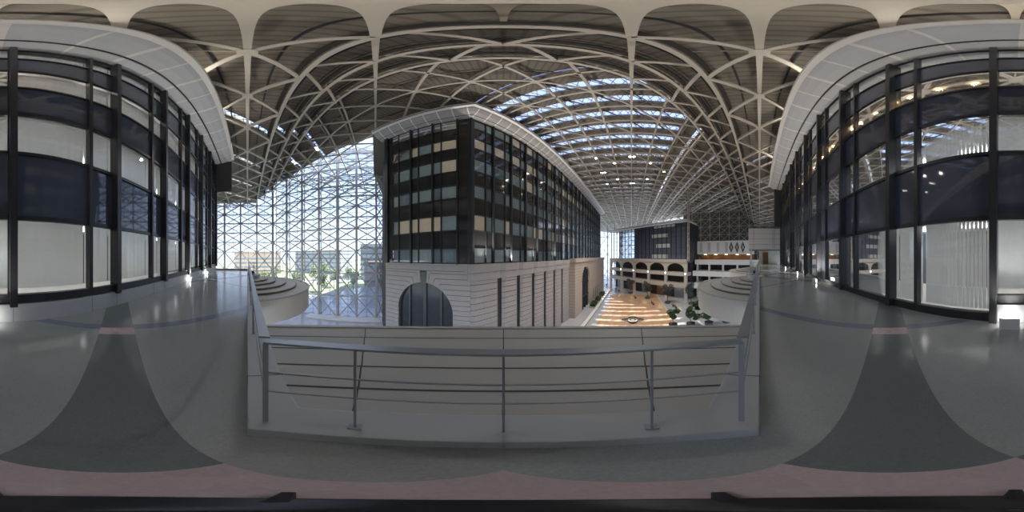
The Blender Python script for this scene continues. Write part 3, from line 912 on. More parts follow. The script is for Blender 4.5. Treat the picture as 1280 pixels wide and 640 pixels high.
child(MB(FBH).box(0, 15.2, -0.2, 0.05, PLAZA, 22.3), 'flank', 'dim')

# soffit of the block: mitred sweep over its front corner
def b_soffit():
    prof = [(-0.1, 21.15), (0.3, 21.2), (0.62, 21.32), (0.66, 21.42), (0.72, 21.42), (0.74, 21.34), (1.2, 21.6), (1.55, 21.95), (1.7, 22.3)]
    base = [(BL[0] - 1.0, BL[1] + 0.02), (BL[0] - 0.5, BL[1]), BC, (BC[0] + S2 * LEN_R, BC[1] + S2 * LEN_R)]
    pts = [(p[0], p[1], 0) for p in base]
    def rows_for(off):
        out = []
        for k in range(4):
            a = Vector(pts[max(k - 1, 0)][:2]); b = Vector(pts[k][:2]); c = Vector(pts[min(k + 1, 3)][:2])
            d1 = (b - a).normalized() if k > 0 else (c - b).normalized(); d2 = (c - b).normalized() if k < 3 else d1
            n1 = Vector((d1.y, -d1.x)); n2 = Vector((d2.y, -d2.x)); nn = n1 + n2; nn = nn / nn.dot(n1)
            out.append(b + nn * off)
        return out
    def strip(prof, name, mat):
        mb = MB(); cols = [[mb.p(p.x, p.y, z) for p in rows_for(o)] for o, z in prof]
        for a, b in zip(cols, cols[1:]):
            for k in range(3): mb.q.append([a[k], a[k + 1], b[k + 1], b[k]])
        child(mb, name, mat)
    strip(prof, 'soffit', 'soffitB')
    strip([(0.64, 21.38), (0.66, 21.34), (0.72, 21.34), (0.74, 21.38)], 'reveal', 'black')
    strip([(1.68, 22.2), (1.68, 22.12), (2.0, 22.22), (2.0, 22.75), (1.7, 22.75)], 'lip', 'joint')
    for (F, L, s) in ((FBL, LEN_L, 7), (FBR, LEN_R, 42)):
        for k in range(s + 1):
            t = L * k / s
            jt = MB(F); wd = 0.07
            for (a, za), (b, zb) in zip(prof, prof[1:]):
                jt.face([(t - wd, a, za - 0.02), (t + wd, a, za - 0.02), (t + wd, b, zb - 0.02), (t - wd, b, zb - 0.02)])
            child(jt, 'joint_strip', 'joint')
b_soffit()

# --- stone base: left face with the big arch
ACX, AR, AZ = 5.6, 3.65, -5.2
st = MB(FBL)
COURSE = 0.62
g = 0.02
zc = PLAZA
left_t, right_t = -0.0, LEN_L + 0.15
def wall_poly_course(za, zb):
    """rectangular courses below the springing, either side of the opening"""
    st.box(left_t, ACX - AR, 0.0, 0.14, za + g, zb - g); st.box(ACX + AR, right_t, 0.0, 0.14, za + g, zb - g)
while zc < AZ - 0.01:
    zb = min(zc + COURSE, AZ); wall_poly_course(zc, zb); zc = zb
# voussoir courses
nv = 9
top_z = 0.2
ths = [PI / 2 * k / nv for k in range(nv)]
def bend(k):
    th = ths[k]; z = AZ + (top_z - AZ) * k / (nv) * 1.0
    z = AZ + 0.6 * k
    rr = AR + 0.35 + 0.13 * k
    x = rr * math.cos(th)
    zz = max(AR * math.sin(th) + 0.02, rr * math.sin(th))
    return x, AZ + 0.565 * k + 0.0
for sx in (-1, 1):
    edge = right_t - ACX if sx > 0 else ACX - left_t
    for k in range(nv):
        t0_, t1_ = PI / 2 * k / nv + 0.004, PI / 2 * (k + 1) / nv - 0.004
        if k == nv - 1: t1_ = PI / 2 - 0.085
        z0, z1 = AZ + 0.6 * k + g, AZ + 0.6 * (k + 1) - g
        def bx(th, z):
            # intersection of radial line with level z (outside the arch), limited to the wall
            s = max(z - AZ, 0.0)
            x = s / math.tan(th) if th > 0.02 else 99
            x = max(x, (AR + 0.25) * math.cos(th))
            return min(x, edge - 0.4) 
        inner = [(AR * math.cos(t0_ + (t1_ - t0_) * j / 4), AZ + AR * math.sin(t0_ + (t1_ - t0_) * j / 4)) for j in range(5)]
        if k == nv - 1: z1 = -0.12
        xa = min(edge - 0.3, inner[0][0] + 0.9 + 0.0 * k); xb = min(edge - 0.3, inner[-1][0] + 0.75)
        if k == 0: za_pt = []
        lower = [(inner[0][0] + 0.0, inner[0][1])]
        poly = [inner[j] for j in range(4, -1, -1)]
        low_b = (max(inner[0][0] + 0.15, inner[0][0] + (z0 - inner[0][1]) / max(0.15, math.tan(t0_))) if z0 > inner[0][1] else inner[0][0] + 0.1, z0)
        if k > 0: poly.append((min(low_b[0], edge - 0.5), z0))
        poly += [(edge, z0), (edge, z1)]
        up_b = (inner[-1][0] + (z1 - inner[-1][1]) / max(0.15, math.tan(t1_)) if z1 > inner[-1][1] else inner[-1][0] + 0.1, z1)
        poly.append((min(up_b[0], edge - 0.5), z1))
        st.slab([(ACX + sx * x, z) for x, z in poly], 0.0, 0.14)
st.box(left_t, right_t, 0.0, 0.14, -0.08, BT - 0.2)
st.box(left_t, right_t, 0.0, 0.2, BT - 0.18, BT)
child(st, 'arch_stonework', 'stone')
bk = MB(FBL)
NA = 24
ap = [(ACX + AR * math.cos(PI * j / NA), AZ + AR * math.sin(PI * j / NA)) for j in range(NA + 1)]
for j in range(NA):
    (xa, za), (xb, zb) = ap[j], ap[j + 1]
    bk.face([(xa, 0.1, za), (xb, 0.1, zb), (xb, -0.6, zb), (xa, -0.6, za)])
    bk.face([(xa, 0.02, za), (xb, 0.02, zb), (xb, 0.02, BT - 0.1), (xa, 0.02, BT - 0.1)])
bk.box(left_t, ACX - AR, -0.6, 0.02, PLAZA, BT - 0.1); bk.box(ACX + AR, right_t, -0.6, 0.02, PLAZA, BT - 0.1)
child(bk, 'stone_joint', 'groove')
ks = MB(FBL); ks.slab([(ACX - 0.33, AZ + AR - 0.05), (ACX + 0.33, AZ + AR - 0.05), (ACX + 0.45, AZ + AR + 1.3), (ACX - 0.45, AZ + AR + 1.3)], 0.0, 0.22)
child(ks, 'keystone', 'black')
aw = MB(FBL); aw.face([(x, -0.35, z) for x, z in ap] + [(ACX - AR, -0.35, PLAZA), (ACX + AR, -0.35, PLAZA)])
awo = child(aw, 'arch_window', 'archglass')
am = MB(FBL)
for o, w_ in ((-2.15, 0.13), (-0.06, 0.2), (2.1, 0.13)):
    hgt = math.sqrt(AR * AR - o * o)
    am.box(ACX + o - w_, ACX + o + w_, -0.36, -0.15, PLAZA, AZ + hgt)
am.box(ACX - AR, ACX + AR, -0.36, -0.25, AZ - 4.2, AZ - 4.0)
child(am, 'arch_mullion', 'black')

# --- stone base: right face, rusticated piers with tall slots
rp = 3.6; slots = [4.2 + rp * k for k in range(6)]
bounds = [(-0.06, slots[0] - 0.36)] + [(slots[k] + 0.36, slots[k + 1] - 0.36) for k in range(5)] + [(slots[5] + 0.36, 26.3)]
for (a, b) in bounds:
    pier = MB(FBR); z = PLAZA
    while z < -1.3:
        zb = min(z + 0.72, -1.1)
        # slightly bowed pier face
        pier.prism([(a, 0.0), (b, 0.0), (b, 0.1), (b - 0.4, 0.3), (a + 0.4, 0.3), (a, 0.1)], z + 0.03, zb - 0.03); z += 0.72
    pier.prism([(a - 0.36, 0.0), (b + 0.36, 0.0), (b + 0.36, 0.14), (b - 0.3, 0.36), (a + 0.3, 0.36), (a - 0.36, 0.14)], -1.1, -0.25)
    pier.prism([(a - 0.36, 0.0), (b + 0.36, 0.0), (b + 0.36, 0.20), (b - 0.3, 0.44), (a + 0.3, 0.44), (a - 0.36, 0.20)], -0.21, BT)
    child(pier, 'stone_pier', 'stone')
    child(MB(FBR).box(a + 0.05, b - 0.05, -0.3, 0.1, PLAZA, BT - 0.05), 'stone_joint', 'groove')
for s in slots:
    child(MB(FBR).box(s - 0.42, s + 0.42, -0.5, -0.1, PLAZA, -1.0), 'slot_window', 'black')
# corner pier
child(MB().prism([(BC[0] - 0.55, BC[1] - 0.25), (BC[0] + 0.1, BC[1] - 0.25), (BC[0] + 0.5, BC[1] + 0.1), (BC[0], BC[1] + 0.6)], -0.3, BT), 'corner_cap', 'stone')
# projecting block with tall arch
pb = MB(FBR); B0, B1, PN = 26.3, LEN_R, 1.6
a_c, a_r, a_z = 36.0, 4.0, -5.6
z = PLAZA
while z < -0.2:
    zb = min(z + 0.72, -0.02)
    if zb <= a_z:
        segs = [(B0, a_c - a_r), (a_c + a_r, B1)]
    elif z < a_z + a_r:
        zz = max(z - a_z, 0); hw = math.sqrt(max(0, a_r * a_r - zz * zz))
        segs = [(B0, a_c - hw), (a_c + hw, B1)]
    else: segs = [(B0, B1)]
    for a, b in segs: pb.box(a, b, 0.0, PN, z + 0.03, zb - 0.03)
    z += 0.72
pb.box(B0 - 0.15, B1 + 0.2, 0, PN + 0.2, -0.02, 1.0)
child(pb, 'projecting_bay', 'stonewarm')
child(MB(FBR).box(B0 + 0.05, a_c - a_r - 0.05, 0.0, PN - 0.05, PLAZA, 0.0), 'stone_joint', 'groove')
child(MB(FBR).box(a_c + a_r + 0.05, B1 - 0.05, 0.0, PN - 0.05, PLAZA, 0.0), 'stone_joint', 'groove')
child(MB(FBR).box(a_c - a_r - 0.1, a_c + a_r + 0.1, 0.0, PN - 0.6, PLAZA, -0.5), 'arch_window', 'archglass')
am = MB(FBR)
for o in (-2.4, 0, 2.4):
    am.box(a_c + o - 0.14, a_c + o + 0.14, PN - 0.6, PN - 0.2, PLAZA, a_z + math.sqrt(a_r ** 2 - o * o))
for zz in (-10, -6.2): am.box(a_c - a_r, a_c + a_r, PN - 0.6, PN - 0.35, zz - 0.12, zz + 0.12)
child(am, 'arch_mullion', 'black')
for k in range(6):
    sw = MB(FBR); sw.box(44.5 + 3.4 * k, 45.3 + 3.4 * k, PN - 0.1, PN + 0.03, PLAZA + 0.6, PLAZA + 4.2)
    child(sw, 'slot_window', 'black')

# ------------------------------------------------------------------ plaza floor
pl = tag(empty('floor_plaza', (0, 0, 0)), 'tan terrazzo plaza floor with sunlit streaks and a dark medallion', 'floor', kind='structure')
MB().prism([(-60, -20), (110, -20), (110, 120), (-60, 120)], PLAZA - 0.3, PLAZA).build('paving', 'plazagrey', pl)
FP = lambda r, p, z: (S2 * r + S2 * p, S2 * r - S2 * p, z)
MB(FP).box(20, 64, -7.4, 9.5, PLAZA - 0.05, PLAZA + 0.008).build('tan_paving', 'plaza', pl)
bd = MB(FP)
bd.box(20, 64, 9.5, 9.9, PLAZA - 0.05, PLAZA + 0.012); bd.box(64, 64.5, -7.4, 9.9, PLAZA - 0.05, PLAZA + 0.012)
for k in range(4): bd.box(58 - 6 * k, 58.3 - 6 * k, 7 - 0 * k, 9.5, PLAZA, PLAZA + 0.012)
bd.build('border', 'plazaband', pl)
mr, mp_ = 37.3, 0.3
def ring(r0_, r1_, z, mat, name, n=40, sq=0.0):
    mb = MB(FP)
    for k in range(n):
        a, b = 2 * PI * k / n, 2 * PI * (k + 1) / n
        f_ = lambda t: 1 + sq * abs(math.cos(2 * t)) ** 2.2
        mb.face([(mr + r0_ * f_(a) * math.cos(a), mp_ + r0_ * f_(a) * math.sin(a), z), (mr + r1_ * f_(a) * math.cos(a), mp_ + r1_ * f_(a) * math.sin(a), z),
                 (mr + r1_ * f_(b) * math.cos(b), mp_ + r1_ * f_(b) * math.sin(b), z), (mr + r0_ * f_(b) * math.cos(b), mp_ + r0_ * f_(b) * math.sin(b), z)])
    mb.build(name, mat, pl)
ring(0.01, 1.75, PLAZA + 0.014, 'medal', 'medallion', sq=0.5)
ring(0.8, 1.15, PLAZA + 0.02, 'plazaband', 'medallion_ring')
ring(0.01, 0.35, PLAZA + 0.02, 'plazaband', 'medallion_ring')

# ------------------------------------------------------------------ plants
def leaf_mesh(name, mat, rx, rz_, nleaf, size, seed, clumps=9):
    rg = random.Random(seed); mb = MB()
    cl = []
    for _ in range(clumps):
        a = rg.uniform(0, 2 * PI); q = rg.uniform(0.15, 0.75)
        cl.append((rx * q * math.cos(a), rx * q * math.sin(a), rz_ * rg.uniform(-0.7, 0.8), rg.uniform(0.35, 0.55)))
    for _ in range(nleaf):
        c = rg.choice(cl)
        d = Vector((rg.gauss(0, 1), rg.gauss(0, 1), rg.gauss(0, 1))).normalized() * rg.uniform(0.5, 1.0)
        p = Vector((c[0] + d.x * rx * c[3], c[1] + d.y * rx * c[3], c[2] + d.z * rz_ * c[3]))
        x = Vector((rg.gauss(0, 1), rg.gauss(0, 1), rg.gauss(0, 0.6))).normalized(); y = x.cross(Vector((rg.gauss(0, 1), rg.gauss(0, 1), 1))).normalized()
        s_ = size * rg.uniform(0.6, 1.3)
        mb.face([p - x * s_, p + y * s_ * 0.45, p + x * s_, p - y * s_ * 0.45])
    return mb.mesh(name, mat)
def tree(x, y, z, h, cr, label, group, mat, seed, name='plaza_tree', planter=True, nleaf=900, size=0.16):
    rg = random.Random(seed)
    r = tag(empty(name, (x, y, z)), label, 'tree', group)
    tm = MB(); base = 0.6 if planter else 0
    lean = rg.uniform(-0.15, 0.15)
    tm.tube([(0, 0, base - 0.1), (lean * 0.5, 0.05, h * 0.35), (lean, 0, h * 0.62), (lean * 1.2, 0, h * 0.85)], [0.03 * h * 0.6, 0.02 * h * 0.7, 0.012 * h, 0.004 * h], 8)
    for k in range(6):
        a = k * 1.05 + rg.random(); zz = h * (0.42 + 0.05 * k)
        tm.tube([(lean * 0.8, 0, zz), (lean * 0.8 + cr * 0.55 * math.cos(a), cr * 0.55 * math.sin(a), zz + h * 0.16)], [0.01 * h, 0.004 * h], 5)
    tm.build('trunk', 'bark', r)
    c = add('crown', leaf_mesh('crown', mat, cr, h * 0.33, nleaf, size, seed), r, loc=(lean, 0, h * 0.68))
    if planter:
        MB().lathe([(0.001, 0), (0.8, 0), (0.95, 0.55), (0.95, 0.62), (0.85, 0.62), (0.85, 0.52), (0.001, 0.52)], 0, 0, 20).build('planter', 'groove', r)
    return r
for k, (x, y, h, lb) in enumerate((
        (46.0, 46.6, 6.2, 'slim grey green plaza tree nearest the far glazed end'),
        (44.6, 36.6, 6.6, 'plaza tree second from the far end, before the arcade'),
        (43.6, 27.6, 6.4, 'plaza tree with bluish crown third along the arcade'),
        (46.0, 20.5, 6.8, 'plaza tree nearest the white sided round canopy'))):
    tree(x, y, PLAZA, h, 1.9, lb, 'trees in the plaza', M['leafgrey'], 11 + k, nleaf=2200, size=0.2)
for k, (x, y, h, lb) in enumerate((
        (31.0, 13.9, 4.4, 'bushy dark tree under the canopy rim beside the plaza corner'),
        (33.0, 10.6, 4.3, 'bushy dark tree between two others below the white canopy'),
        (35.0, 7.2, 4.5, 'bushy dark tree deepest below the white sided canopy'),
        (29.0, 17.0, 3.9, 'small dark bushy tree standing farthest out by the plaza border'),
        (36.5, 14.5, 4.6, 'bushy dark tree in the second row behind the canopy rim trees'))):
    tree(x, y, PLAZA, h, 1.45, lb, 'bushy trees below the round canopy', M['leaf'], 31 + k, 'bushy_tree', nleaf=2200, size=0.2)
def hedge(r, p, ln, label, seed):
    c = FP(r, p, PLAZA)
    o = tag(empty('hedge_planter', c, R(45)), label, 'planter', 'hedge planters along the stone base')
    MB().box(-ln / 2, ln / 2, -0.9, 0.9, 0, 0.55).build('planter_box', 'stonewarm', o, 0.03)
    MB().box(-ln / 2 + 0.12, ln / 2 - 0.12, -0.78, 0.78, 0.5, 0.58).build('soil', 'soil', o)
    rg = random.Random(seed); mb = MB()
    for _ in range(1100):
        pnt = Vector((rg.uniform(-ln / 2 + 0.1, ln / 2 - 0.1), rg.uniform(-0.8, 0.8), 0.6 + 0.85 * rg.random() ** 0.6))
        x = Vector((rg.gauss(0, 1), rg.gauss(0, 1), rg.gauss(0, 1))).normalized(); y = x.cross(Vector((rg.gauss(0, 1), 1, rg.gauss(0, 1)))).normalized()
        s_ = 0.16; mb.face([pnt - x * s_, pnt + y * s_ * 0.5, pnt + x * s_, pnt - y * s_ * 0.5])
    mb.build('foliage', 'leaf', o)
hedge(47.0, -11.05, 4.2, 'box planter with clipped dark hedge nearest the stone arch', 3)
hedge(53.3, -11.05, 4.2, 'middle box planter with dark hedge along the stone base', 4)
hedge(60.5, -11.05, 4.6, 'farthest box planter with dark hedge along the stone base', 5)
lg = tag(empty('plinth', FP(50, -9.6, PLAZA), R(45)), 'long low stone ledge along the plaza below the hedge planters', 'ledge')
MB().box(-20, 20, -0.3, 0.3, 0, 0.5).build('wall', 'stone', lg, 0.03)
MB().box(-20, 20, -0.38, 0.38, 0.5, 0.62).build('coping', 'white', lg, 0.02)

# benches and cafe tables by the arcade
def bench(x, y, rz, label):
    o = tag(empty('bench', (x, y, PLAZA), rz), label, 'bench', 'dark benches by the plaza trees')
    MB().box(-1.2, 1.2, -0.28, 0.28, 0.4, 0.47).build('seat', 'brown', o, 0.01)
    MB().box(-1.2, 1.2, 0.24, 0.3, 0.5, 0.95).build('backrest', 'brown', o, 0.01)
    for sx in (-1, 1): MB().box(sx * 0.95 - 0.05, sx * 0.95 + 0.05, -0.25, 0.3, 0, 0.4).build('leg', 'black', o)
bench(40.2, 30.8, R(50), 'dark bench on the plaza between the two middle trees')
bench(41.0, 23.5, R(60), 'dark bench on the plaza near the bluish tree')
bench(42.5, 40.5, R(50), 'dark bench on the plaza towards the far glazed end')
def table(x, y, label):
    o = tag(empty('cafe_table', (x, y, PLAZA)), label, 'table', 'cafe tables at the far end of the plaza')
    MB().lathe([(0.001, 0.72), (0.5, 0.72), (0.5, 0.76), (0.001, 0.76)], 0, 0, 16).build('tabletop', 'dim', o)
    MB().tube([(0, 0, 0.02), (0, 0, 0.72)], 0.05).build('leg', 'black', o)
    MB().lathe([(0.001, 0.0), (0.3, 0.0), (0.28, 0.03), (0.001, 0.04)], 0, 0, 14).build('base', 'black', o)
def chair(x, y, rz, label):
    o = tag(empty('cafe_chair', (x, y, PLAZA), rz), label, 'chair', 'dark cafe chairs at the far end of the plaza')
    MB().box(-0.23, 0.23, -0.23, 0.23, 0.43, 0.47).build('seat', 'dim', o, 0.01)
    MB().box(-0.23, 0.23, 0.2, 0.24, 0.5, 0.9).build('backrest', 'dim', o, 0.01)
    for sx in (-0.2, 0.2):
        for sy in (-0.2, 0.21): MB().box(sx - 0.02, sx + 0.02, sy - 0.02, sy + 0.02, 0, 0.43).build('leg', 'black', o)
tt = [(49.0, 67.5, 'leftmost cafe table in the bright far corner of the plaza'), (46.0, 56.4, 'cafe table before the first arcade bay'), (44.5, 52.5, 'cafe table nearest the first plaza tree')]
for k, (x, y, lb) in enumerate(tt):
    table(x, y, lb)
    for j, a in enumerate((20, 140, 260)):
        chair(x + 0.85 * math.cos(R(a)), y + 0.85 * math.sin(R(a)), R(a - 90), ['dark chair beyond the ', 'dark chair left of the ', 'dark chair in front of the '][j] + ['corner cafe table', 'arcade cafe table', 'cafe table by the tree'][k])

# ------------------------------------------------------------------ arcade building across the plaza (C)
UC = 49.0
FC = lambda t, n, z: (UC - n, t, z)       # n towards the plaza
cb = tag(empty('arcade_building', (UC, 40, PLAZA)), 'far building with white arcaded galleries under a dark glass front', 'building')
def cc(mb, name, mat, parent=None, **k):
    o = mb.build(name, mat, parent or cb, **k)
    if parent is None: o.matrix_parent_inverse = Matrix.Translation((-UC, -40, -PLAZA))
    return o
V0, V1 = 23.6, 63.5
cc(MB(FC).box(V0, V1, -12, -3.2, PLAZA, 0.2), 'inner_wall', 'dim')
for za, zb, nn in ((-9.2, -7.7, 0.5), (-5.2, -4.0, 0.3), (-0.6, 0.5, 0.5)):
    cc(MB(FC).box(V0 - 0.3, V1, -3.4, nn, za, zb), 'gallery_band', 'galpaint')
piers = [23.9 + 7.9 * k for k in range(6)]
for v in piers:
    cc(MB(FC).box(v - 0.5, v + 0.5, -0.6, 0.15, PLAZA, -0.6), 'pier', 'galpaint')
for k in range(5):
    c = (piers[k] + piers[k + 1]) / 2; hw = 3.45
    ar = MB(FC); pts = [(c - hw, -0.6)]
    na = 14; zs_ = -3.1; rh = 2.2
    for j in range(na):
        a0_, a1_ = PI - PI * j / na, PI - PI * (j + 1) / na
        ar.slab([(c + hw * math.cos(a0_), zs_ + rh * math.sin(a0_)), (c + hw * math.cos(a1_), zs_ + rh * math.sin(a1_)), (c + hw * math.cos(a1_), -0.6), (c + hw * math.cos(a0_), -0.6)], -0.5, 0.1)
    cc(ar, 'arch', 'galpaint')
    cc(MB(FC).box(c - 2.2, c + 2.2, -3.3, -3.1, PLAZA, -10), 'shopfront', 'brown' if k % 2 else 'outglass')
    cc(MB(FC).box(c - 1.2, c + 1.2, -2.6, -2.4, -9.35, -9.22), 'shop_lamp', 'lampwarm')
    cc(MB(FC).box(piers[k] - 0.2, piers[k] + 0.2, 0.2, 0.32, -4.6, -4.2), 'pier_lamp', 'lampfloor')
    gr = MB(FC)
    for j in range(15): gr.box(c - 3.4 + j * 0.48, c - 3.37 + j * 0.48, -0.2, -0.15, -7.7, -6.7)
    gr.box(c - 3.5, c + 3.5, -0.22, -0.13, -6.75, -6.68); cc(gr, 'balustrade', 'black')
zc_ = [0.55, 2.4, 4.4, 6.2, 8.2, 9.9, 11.8, 13.0]
for r in range(7):
    cc(MB(FC).box(V0, 47.0, -0.2, 0.0, zc_[r], zc_[r + 1]), 'glass_band', 'spandrel')
gw = MB(FC); gw.face([(47, 0, 0.55), (V1, 0, 0.55), (V1, 0, 13.0), (47, 0, 13.0)]); cc(gw, 'clear_glazing', 'glassB')
cm = MB(FC)
v = V0
while v <= V1: cm.box(v - 0.1, v + 0.1, 0.0, 0.22, 0.5, 13.0); v += 1.95
cc(cm, 'mullion', 'black')
ct = MB(FC)
for z in zc_: ct.box(V0, V1, 0.0, 0.1, z - 0.07, z + 0.07)
cc(ct, 'transom', 'black')
for r, (a, b) in ((0, (31, 38)), (2, (30, 36)), (4, (31, 38)), (6, (28, 37))):
    cc(MB(FC).box(a, b, 0.0, 0.05, zc_[r] + 0.2, zc_[r + 1] - 0.2), 'blind', 'blind')
cc(MB(FC).box(V0 - 0.6, V1 + 0.6, -8, 1.9, 13.2, 13.8), 'cornice', 'white')
cc(MB(FC).box(V0 - 0.5, V0, -10, 0.1, -0.5, 13.2), 'end_wall', 'black')
cl = MB()
for dx in (0, 1.2):
    cl.beam((UC - 1.5 + dx, V0 - 1.2, 0), (UC - 1.5 + dx, V0 - 1.2, 24), 0.2)
for z in range(0, 24, 2): cl.beam((UC - 1.5, V0 - 1.2, z), (UC - 0.3, V0 - 1.2, z + 2), 0.12); cl.beam((UC - 1.5, V0 - 1.2, z), (UC - 0.3, V0 - 1.2, z), 0.12)
lc = tag(cl.build('lattice_column', 'frame'), 'slender steel lattice column at the near end of the far dark glass front', 'column')

# ------------------------------------------------------------------ terraces on the right
UT = 56.0
FT = lambda t, n, z: (UT - n, t, z)
tb = tag(empty('terrace_block', (UT, 10, PLAZA)), 'stacked white terraces with a panelled parapet bearing three dark diamonds', 'building')
def tc_(mb, name, mat, parent=None, **k):
    o = mb.build(name, mat, parent or tb, **k)
    if parent is None: o.matrix_parent_inverse = Matrix.Translation((-UT, -10, -PLAZA))
    return o
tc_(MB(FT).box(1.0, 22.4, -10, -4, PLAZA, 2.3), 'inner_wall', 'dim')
pp = MB(FT)
for k in range(5):
    pp.box(2.0 + 4.1 * k + 0.04, 2.0 + 4.1 * (k + 1) - 0.04, -0.3, 0.0, 2.3, 7.0)
for z in (3.4, 4.5, 5.6): pass
parap = tc_(pp, 'parapet', 'white')
tc_(MB(FT).box(2.0, 22.5, -8, -0.2, 2.2, 6.8), 'parapet_core', 'white')
for k in range(3):
    c = 9.8 - 2.05 * k
    dm = MB(FT); dm.slab([(c, 6.6), (c + 0.75, 4.65), (c, 2.7), (c - 0.75, 4.65)], 0.0, 0.12); d_ = tc_(dm, 'diamond_emblem', 'medal')
    di = MB(FT); di.slab([(c, 5.6), (c + 0.35, 4.65), (c, 3.7), (c - 0.35, 4.65)], 0.12, 0.2); o = di.build('inlay', 'stonewarm', tb); o.parent = d_; o.matrix_parent_inverse = d_.matrix_parent_inverse.copy() if False else Matrix.Identity(4)
    o.matrix_parent_inverse = Matrix.Identity(4)
for v in (11.5, 14.6, 17.8, 21.0):
    tc_(MB(FT).box(v - 0.45, v + 0.45, 0.0, 0.05, 2.9, 6.4), 'parapet_slot', 'drum')
tc_(MB(FT).box(2, 22.5, -3.6, -3.4, 0.2, 2.2), 'brown_wall', 'brown')
for v in (4, 8, 12, 16, 20): tc_(MB(FT).box(v - 0.5, v + 0.5, -2.4, -2.0, 2.1, 2.18), 'downlight', 'lampwarm')
for za, zb, nn in ((-1.4, 0.3, 2.0), (-5.3, -3.6, 4.0), (-9.5, -7.8, 5.0)):
    tc_(MB(FT).box(0.5, 22.6, -4, nn, za, zb), 'terrace_band', 'white')
for v in (2.5, 7.5, 12.5, 17.5, 22.0): tc_(MB(FT).box(v - 0.3, v + 0.3, 0.6, 1.2, PLAZA, -1.4), 'terrace_pier', 'white')

# white panelled box at the end of the balcony
xb0 = 29.6
eb = tag(empty('end_pavilion', (xb0, -1.2, 0)), 'white panelled box over a dim brown doorway at the balcony end', 'pavilion')
pn = MB()
for k in range(4): pn.box(0, 7, -3.2, 3.2, 2.75 + 0.98 * k + 0.02, 2.75 + 0.98 * (k + 1) - 0.02)
pn.build('panel', 'white', eb)
MB().box(0.03, 6.9, -3.15, 3.15, 2.7, 6.6).build('core', 'groove', eb)
for y in (-1.6, -1.3, 2.2): MB().box(-0.03, 0.02, y, y + 0.12, 3.0, 6.4).build('slot', 'drum', eb)
MB().box(4.2, 4.4, -3.2, 1.3, 0, 2.7).build('back_wall', 'drumwall', eb)
dr = MB().box(4.1, 4.2, -0.6, 0.5, 0, 2.3).build('door', 'brown', eb)
MB().box(4.05, 4.1, 0.32, 0.4, 0.9, 1.2).build('handle', 'rail', dr)
MB().box(0.1, 0.4, 2.6, 2.9, -0.5, 2.7).build('post', 'white', eb)

# ------------------------------------------------------------------ spotlights hung in the roof
def roof_spot(px, py, z, label):
    az = (px - 629.3) * 0.28125; el = (320 - py) * 0.28125
    d = (z - EYE) / math.tan(R(el))
    return d * math.sin(R(az)), d * math.cos(R(az))
spots = []
def spotlamp(x, y, z, label, pair=True):
    o = tag(empty('roof_spotlight', (x, y, z)), label, 'lamp', 'spotlights hung in the roof frame')
    MB().tube([(0, 0, 0.3), (0, 0, T3 - z)], 0.03, 6).build('hanger', 'black', o)
    for s in ((-0.35, 0.35) if pair else (0,)):
        hd = MB().lathe([(0.001, 0.36), (0.16, 0.34), (0.2, 0.1), (0.28, 0.0), (0.26, 0.0), (0.18, 0.1), (0.001, 0.12)], s * S2, -s * S2, 14).build('lamp_head', 'black', o)
        MB().lathe([(0.001, 0.02), (0.25, 0.02), (0.25, 0.0), (0.001, -0.03)], s * S2, -s * S2, 14).build('bulb', 'lamp', hd)
    spots.append((x, y, z))
SL = [(745, 198, 0, 'single roof spotlight above the dark glass block, topmost'), (754, 216, 1, 'pair of roof spotlights close above the far edge of the dark glass block'),
      (768, 204, 0, 'single roof spotlight just right of the dark glass block edge'), (790, 196, 1, 'bright pair of roof spotlights under the whitest skylights'),
      (813, 204, 0, 'single roof spotlight right of the bright pair'), (830, 215, 0, 'roof spotlight at the edge of the brown decking'),
      (772, 224, 0, 'roof spotlight below the bright pair, on its left'), (809, 224, 0, 'roof spotlight below the bright pair, on its right'),
      (790, 229, 1, 'lower small pair of roof spotlights far down the hall'), (759, 230, 0, 'farthest small roof spotlight beside the glass block')]
for px, py, pr, lb in SL:
    x, y = roof_spot(px, py, 22.8, lb)
    spotlamp(x, y, 22.8, lb, bool(pr))
x, y = roof_spot(396, 186, 22.8, ''); spotlamp(x, y, 22.8, 'bright pair of roof spotlights above the glazed wall')
x, y = roof_spot(368, 203, 20.2, ''); spotlamp(x, y, 20.2, 'lower roof spotlights left of the pair above the glazed wall')

# ------------------------------------------------------------------ outside the glazed wall
MB().prism([(-400, -300), (-49, -300), (-49, 8), (-24, 34), (-24, 400), (-400, 400)], PLAZA - 0.6, PLAZA - 0.2).build('lawn', 'lawn')['kind'] = 'structure'
tag(bpy.data.objects['lawn'], 'sunny lawn outside the glazed wall', 'ground')
rd = tag(MB().box(-95, -88, -200, 300, PLAZA - 0.3, PLAZA - 0.12).build('road', 'outwall'), 'pale road crossing the lawn outside', 'road', kind='structure')
def outbuild(x, y, rz, w, d, h, label, mat):
    o = tag(empty('outside_building', (x, y, PLAZA - 0.2), rz), label, 'building', 'buildings outside the glazed wall')
    MB().box(-w / 2, w / 2, -d / 2, d / 2, 0, h).build('wall', mat, o)
    z = 2.0
    while z < h - 2:
        MB().box(-w / 2 - 0.05, w / 2 + 0.05, -d / 2 - 0.06, d / 2 + 0.06, z, z + 1.5).build('window_band', 'outglass', o); z += 3.6
    MB().box(-w / 2 - 0.3, w / 2 + 0.3, -d / 2 - 0.3, d / 2 + 0.3, h, h + 0.6).build('roof', mat, o)
outbuild(-78, 88, R(45), 34, 20, 23, 'pale tall building seen through the lattice beside the dark glass block', 'outwall')
outbuild(-140, 70, R(30), 50, 24, 20, 'long pale building far behind the middle of the lattice wall', 'outwall')
outbuild(-150, 8, R(5), 24, 40, 18, 'brownish building far beyond the left canopy', 'outwarm')
outbuild(-130, -60, R(0), 30, 40, 16, 'low grey building beyond the end of the balcony', 'outwall')
